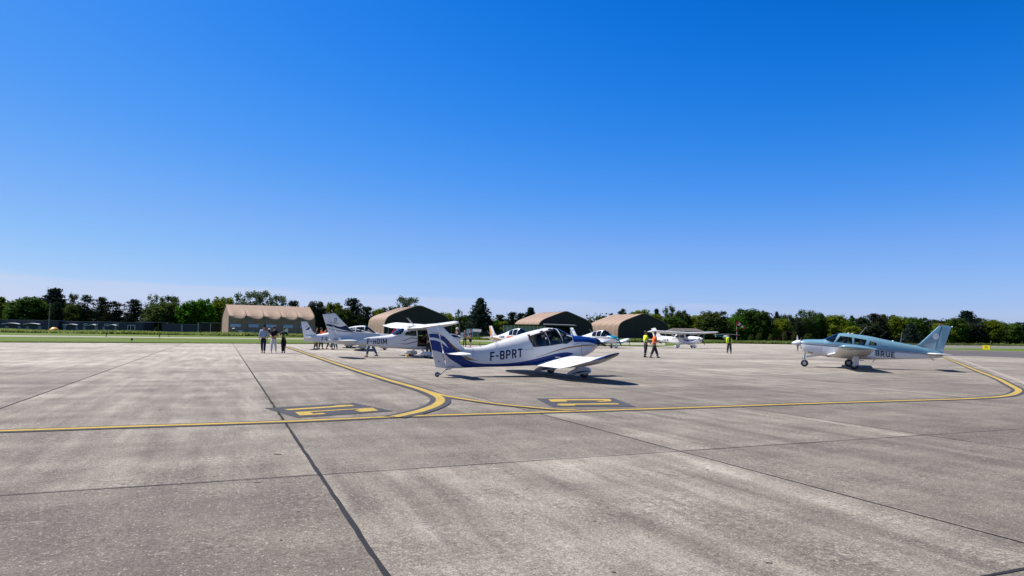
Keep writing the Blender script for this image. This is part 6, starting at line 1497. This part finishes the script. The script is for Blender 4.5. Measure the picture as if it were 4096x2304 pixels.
T = [
 (-110, 1190, 140, 'broad', 'green', 262, 'green broadleaf tree cut by the left picture edge'),
 (-6, 1186, 110, 'spruce', 'lime', 255, 'yellow-green layered tree at the left edge above the barracks'),
 (108, 1180, 150, 'broad', 'green', 250, 'wide rounded green tree left of the tall cedar'),
 (208, 1154, 112, 'cedar', 'cedar', 268, 'tall dark cedar with flat tiers, highest at the far left'),
 (222, 1206, 66, 'spruce', 'pine', 248, 'short dark conifer in front of the tall cedar, by the mast'),
 (283, 1163, 56, 'airy', 'olive', 262, 'slim open-crowned tree just right of the tall cedar'),
 (292, 1210, 80, 'broad', 'olive', 254, 'low dull olive tree below the slim open-crowned one'),
 (337, 1177, 62, 'pine', 'pine', 256, 'dark pine with sky through its branches, third tall crown from left'),
 (398, 1186, 64, 'pine', 'pine', 256, 'dark pine with a pointed top, between two other pines'),
 (450, 1203, 92, 'pine', 'brown', 252, 'brownish spreading pine, lowest of the left pines'),
 (528, 1195, 78, 'pine', 'pine', 258, 'dark pine standing right of the gap of sky'),
 (604, 1172, 62, 'airy', 'silver', 268, 'pale open-crowned tree right of the last dark pine'),
 (668, 1172, 116, 'airy', 'olive', 262, 'broad olive open-crowned tree above the thin flat roof'),
 (655, 1205, 130, 'broad', 'olive', 252, 'dense olive tree beneath the broad open crown'),
 (760, 1196, 104, 'broad', 'bright', 250, 'bright green chestnut above the short slate block'),
 (812, 1188, 84, 'broad', 'bright', 252, 'bright green chestnut with a pointed top, above the flat-roofed shelter'),
 (888, 1184, 104, 'broad', 'lime', 264, 'yellow-green rounded tree at the left end of the long hangar'),
 (968, 1166, 104, 'airy', 'silver', 275, 'silvery poplar crown, left part above the long hangar'),
 (1032, 1150, 150, 'airy', 'silver', 278, 'tallest silvery poplar above the middle of the long hangar'),
 (1102, 1169, 112, 'airy', 'silver', 275, 'silvery poplar crown, right part above the long hangar'),
 (1166, 1200, 64, 'pine', 'pine', 270, 'dark pine crown above the right end of the long hangar'),
 (1262, 1198, 92, 'broad', 'pine', 250, 'dense dark conifer between the long hangar and yellow-green trees'),
 (1330, 1207, 96, 'broad', 'lime', 256, 'yellow-green tree behind the striped navy fin'),
 (1372, 1230, 80, 'broad', 'olive', 246, 'low olive tree right of the striped navy fin'),
 (1412, 1190, 88, 'pine', 'pine', 258, 'tall dark pine left of the second hangar'),
 (1464, 1224, 76, 'pine', 'pine', 252, 'dark sloping pine close to the second hangar'),
 (1510, 1232, 60, 'broad', 'lime', 264, 'yellow-green tree behind the left slope of the second hangar'),
 (1534, 1228, 44, 'pine', 'pine', 266, 'small dark pine above the left slope of the second hangar'),
 (1570, 1224, 60, 'broad', 'green', 272, 'green tree just left of the silvery crown over the second hangar'),
 (1624, 1176, 136, 'airy', 'silver', 285, 'silvery rounded tree rising over the ridge of the second hangar'),
 (1780, 1245, 80, 'broad', 'lime', 258, 'yellow-green tree behind the right slope of the second hangar'),
 (1834, 1234, 38, 'airy', 'olive', 250, 'slender open tree behind the white container'),
 (1868, 1256, 70, 'broad', 'green', 254, 'green tree between the slender tree and the big cedar'),
 (1920, 1190, 104, 'spruce', 'cedar', 240, 'big blue-green conifer with ragged pointed top, alone in the middle'),
 (1920, 1262, 110, 'broad', 'pine', 244, 'dark mass of low branches under the big blue-green conifer'),
 (1976, 1278, 64, 'broad', 'bright', 250, 'bright green tree right of the big blue-green conifer'),
 (2012, 1283, 54, 'broad', 'lime', 238, 'small yellow-green tree at the left end of the timber shed'),
 (2000, 1257, 62, 'pine', 'pine', 268, 'dark rounded pine behind the small yellow-green tree'),
 (2050, 1246, 62, 'pine', 'pine', 262, 'dark pine over the timber shed, left of the windblown one'),
 (2084, 1250, 56, 'pine', 'cedar', 265, 'dark conifer between two pines over the timber shed'),
 (2122, 1230, 60, 'cedar', 'cedar', 268, 'windblown dark cedar against the left slope of the third hangar'),
 (2446, 1251, 30, 'pine', 'pine', 275, 'tiny dark pine over the left slope of the last hangar'),
 (2492, 1233, 50, 'pine', 'pine', 278, 'dark pine over the left slope of the last hangar'),
 (2560, 1236, 104, 'broad', 'lime', 282, 'yellow-green rounded tree behind the ridge of the last hangar'),
 (2620, 1252, 70, 'broad', 'lime', 276, 'lower yellow-green tree behind the right slope of the last hangar'),
 (2626, 1236, 40, 'cedar', 'pine', 280, 'small dark cedar poking up left of the tall birch'),
 (2677, 1215, 66, 'airy', 'olive', 270, 'tall open-crowned birch right of the last hangar'),
 (2728, 1236, 84, 'broad', 'olive', 264, 'dense olive tree beside the tall birch'),
 (2690, 1262, 110, 'broad', 'green', 258, 'dark green tree above the hipped shelter roof'),
 (2758, 1262, 44, 'broad', 'pine', 268, 'small dark tree in the dip left of the wide olive tree'),
 (2790, 1256, 74, 'broad', 'lime', 262, 'yellow-green tree above the wing tip of F-GTJC'),
 (2858, 1238, 132, 'broad', 'olive', 258, 'wide olive tree behind the helicopter tail'),
 (2985, 1228, 130, 'broad', 'green', 276, 'wide green tree above the windsock'),
 (2950, 1262, 90, 'broad', 'bright', 262, 'bright green lower tree just behind the windsock'),
 (3042, 1236, 76, 'broad', 'green', 272, 'green tree right of the wide one above the windsock'),
 (3068, 1246, 54, 'pine', 'pine', 274, 'dark conifer between green crowns right of the windsock'),
 (3108, 1245, 44, 'spruce', 'pine', 300, 'dark pointed spruce behind the yellow-green tree'),
 (3132, 1252, 40, 'airy', 'olive', 300, 'small open tree right of the dark pointed spruce'),
 (3156, 1250, 40, 'airy', 'silver', 300, 'small pale open tree left of the twin green peaks'),
 (3126, 1272, 74, 'broad', 'lime', 270, 'yellow-green tree in front of the dark pointed spruce'),
 (3150, 1312, 84, 'bush', 'purple', 258, 'purple-leaved shrub low at the wood edge'),
 (3182, 1266, 66, 'broad', 'pine', 280, 'dark tree left of the twin green peaks'),
 (3214, 1235, 84, 'airy', 'green', 285, 'left one of the twin green peaks above the white spinner'),
 (3250, 1238, 80, 'airy', 'green', 287, 'right one of the twin green peaks above the blue cowling'),
 (3276, 1245, 66, 'broad', 'green', 290, 'green tree right of the twin green peaks'),
 (3340, 1256, 96, 'broad', 'lime', 300, 'yellow-green tree above the blue aeroplane windscreen'),
 (3386, 1268, 80, 'broad', 'bright', 304, 'mid green tree above the blue cabin roof'),
 (3412, 1300, 70, 'broad', 'lime', 280, 'small yellow-green tree low behind the blue cabin'),
 (3408, 1260, 30, 'pine', 'pine', 340, 'small round dark pine peeping over the trees above the blue cabin'),
 (3452, 1266, 70, 'broad', 'pine', 315, 'dark dense tree left of the tallest dark pine'),
 (3500, 1252, 82, 'pine', 'brown', 318, 'tall dark brownish pine above the rear window of BRUE'),
 (3480, 1290, 90, 'broad', 'pine', 310, 'dark mass of conifer branches below the tall brownish pine'),
 (3536, 1256, 62, 'spruce', 'olive', 320, 'olive spruce with drooping tiers over the blue rear fuselage'),
 (3590, 1262, 84, 'broad', 'lime', 330, 'yellow-green tree left of the blue fin'),
 (3576, 1258, 50, 'pine', 'pine', 350, 'dark crown peeping above the yellow-green tree'),
 (3634, 1260, 66, 'airy', 'bright', 350, 'light green open crown left of the blue fin'),
 (3644, 1290, 64, 'spruce', 'cedar', 318, 'grey-green spruce just left of the blue fin'),
 (3678, 1264, 76, 'broad', 'green', 345, 'dark green tree behind the front edge of the blue fin'),
 (3738, 1275, 82, 'broad', 'pine', 380, 'dark tree directly above the blue fin'),
 (3770, 1288, 80, 'broad', 'lime', 370, 'dull lime tree right behind the blue fin'),
 (3818, 1271, 96, 'broad', 'green', 400, 'green spreading tree right of the blue fin'),
 (3870, 1244, 96, 'cedar', 'cedar', 410, 'tall dark cedar at the right, highest crown there'),
 (3874, 1290, 100, 'broad', 'pine', 404, 'dark lower mass under the tall right cedar'),
 (3922, 1270, 74, 'pine', 'pine', 412, 'dark pine immediately right of the tall cedar'),
 (3966, 1276, 86, 'broad', 'lime', 405, 'yellow-green tree above the yellow sign'),
 (4040, 1290, 92, 'broad', 'green', 410, 'green flat-topped tree near the right edge'),
 (4096, 1286, 84, 'broad', 'pine', 415, 'dark tree cut by the right picture edge'),
 (4200, 1284, 110, 'broad', 'green', 420, 'green tree beyond the right picture edge')]
for a in T: tree(*a)
# slim young trees with visible stems at the foot of the wood
for i, (px, tp, w) in enumerate(((3036, 1330, 26), (3082, 1334, 22), (3138, 1326, 24), (3180, 1324, 30), (3232, 1332, 40), (3004, 1336, 24))):
    tree(px, tp, w, 'airy', 'olive', 232, 'slim sapling at the wood foot, %s' % ('just right of the windsock', 'right of the windsock saplings', 'before the purple shrub', 'left of the white spinner', 'above the blue cowling', 'beside the windsock pole')[i])
# the mass of the wood behind the single trees
def wood():
    c = Crown(5); r = c.r
    pts = []
    for px in range(-320, 4500, 22):
        if px < 2600: Z = 292
        elif px < 3300: Z = 292 + (px - 2600) * .05
        else: Z = 330 + (px - 3300) * .14
        Z += r.uniform(-4, 10)
        base = 30
        for a, b_, c_ in ((-400, 2100, 70), (2100, 2360, 40), (2360, 3000, 74), (3000, 4600, 80)):
            if a <= px < b_: base = c_
        if 1790 < px < 2100: base = 52
        if 470 < px < 520: base = 40
        topz = (base + r.uniform(-14, 8)) * Z / FPX + CAM_H; p = W(px, 1330, Z)
        for z in (1.2, topz * .35, topz * .68, topz - 1.4):
            c.clump(Vector((p.x + r.uniform(-1.5, 1.5), Z + r.uniform(-2, 2), z)), (3.2, 2.2, 2.6), 70, 1.15, .2)
    me = c.mesh('wood', LM['wood']); o = bpy.data.objects.new('woodland', me); col.objects.link(o); tag(o, 'dark mass of the wood behind the single trees', 'wood', None, 'stuff')
wood()
# ================================================================== GRASS
M_TALL = leaf_mat('tall_grass_blades', (0.130, 0.185, 0.030), (0.290, 0.340, 0.110), .6, vscale=.12)
M_SHORT = leaf_mat('grass_fringe_blades', (0.050, 0.080, 0.010), (0.130, 0.165, 0.030), .5, vscale=.3)
def tufts(name, line, depth, n, h0, h1, w0, mat, label, seed, power=1.6):
    r = random.Random(seed); v, f = [], []
    P_ = [Vector((q[0], q[1], 0)) for q in line]; Ls = [(P_[i + 1] - P_[i]).length for i in range(len(P_) - 1)]; tot = sum(Ls)
    for _ in range(n):
        s_ = r.random() * tot; i = 0
        while i < len(Ls) - 1 and s_ > Ls[i]: s_ -= Ls[i]; i += 1
        d = (P_[i + 1] - P_[i]).normalized(); nr = Vector((-d.y, d.x, 0)); dd = r.random() ** power * depth
        p = P_[i] + d * s_ + nr * dd
        hh = r.uniform(h0, h1) * (.75 + .5 * (math.sin(p.x * .21 + 1.3) * math.sin(p.y * .17) * .5 + .5))
        for k in range(3):
            a = r.uniform(0, 6.28); w = w0 * r.uniform(.6, 1.3); q = p + Vector((r.uniform(-w0, w0), r.uniform(-w0, w0), -.02)); dx = Vector((math.cos(a), math.sin(a), 0)) * w
            t = q + Vector((r.gauss(0, .25) * hh, r.gauss(0, .25) * hh, hh * r.uniform(.7, 1.15))); o = len(v); v += [q - dx, q + dx, t]; f.append((o, o + 1, o + 2))
    me = bpy.data.meshes.new(name); me.from_pydata(v, [], f); me.materials.append(mat); me.update(); o = bpy.data.objects.new(name, me); col.objects.link(o); tag(o, label, 'grass', None, 'stuff'); return o
tl = g2([(-350, 1324), (0, 1329.5), (450, 1336), (900, 1343), (1400, 1349.5), (1900, 1358), (2200, 1363), (2480, 1368.5), (2700, 1371), (2920, 1373.6), (3080, 1376), (3240, 1378.6), (3400, 1382.6), (3520, 1385)])
tufts('tall_grass', tl, 22, 56000, .38, .80, .17, M_TALL, 'tall rough grass growing before the hangars and the wood', 3)
fr = far
tufts('grass_fringe', [tuple(x) for x in fr[:6]], 1.6, 9000, .03, .11, .07, M_SHORT, 'short ragged grass along the apron edge', 9, 1.2)
tl2 = g2([(3540, 1379), (3775, 1381), (4096, 1383.5), (4500, 1390)])
tufts('rough_grass', tl2, 90, 9000, .15, .40, .22, leaf_mat('dry_grass_blades', (0.08, 0.088, 0.032), (0.16, 0.155, 0.075), .3, vscale=.1), 'dry pale rough grass before the right-hand wood', 12, 1.0)
# worn details of the apron: old pale line, pits, weeds in the wide joint
M_OLD = ground_mat('ghost_of_old_line', [(0.35, (0.235, 0.205, 0.18)), (0.6, (0.30, 0.265, 0.235))], [(0.8, .5), (20, .5)], bump=0)
oldl = [Vector((q[0], q[1], 0)) for q in smooth_line([(a, b_, 0) for a, b_ in g2([(3700, 1406), (3790, 1422.5), (3880, 1452), (4000, 1495), (4096, 1531), (4200, 1571)])], 60)]
mb = MB(); ribbon(mb, oldl, .26, .0036, .02); o = mb.build('old_line', M_OLD, smooth=False); tag(o, kind='structure')
M_PIT = ground_mat('pit_in_concrete', [(0.3, (0.035, 0.030, 0.028)), (0.7, (0.10, 0.088, 0.080))], [(20, .5), (60, .5)], bump=.3)
rp_ = random.Random(8)
mb = MB()
for px, py, w, h in ((1112, 1818, .26, .16), (1195, 2047, .05, .04), (1124, 2162, .05, .04), (2050, 2052, .05, .03), (2380, 2086, .06, .04), (2452, 2290, .05, .04), (3074, 2252, .10, .05), (1030, 1930, .12, .07), (640, 1640, .1, .2), (3850, 1822, .06, .05), (2830, 1880, .05, .05), (1830, 1540, .3, .25), (3000, 1500, .4, .3)):
    p = G(px, py); n = 11; mb.add([(p.x + .42 * w * math.cos(2 * PI * k / n) * rp_.uniform(.25, 1), p.y + .42 * h * math.sin(2 * PI * k / n) * rp_.uniform(.25, 1), .0032) for k in range(n)], [tuple(range(n))])
o = mb.build('concrete_pits', M_PIT, smooth=False); tag(o, kind='structure')
jl = g2([(1072, 1600), (1095, 1634), (1118, 1664), (1128, 1682)])
tufts('weeds', jl, .035, 90, .012, .045, .012, M_SHORT, 'small weeds sprouting in the wide slab joint', 31, 1.0)
#@@F
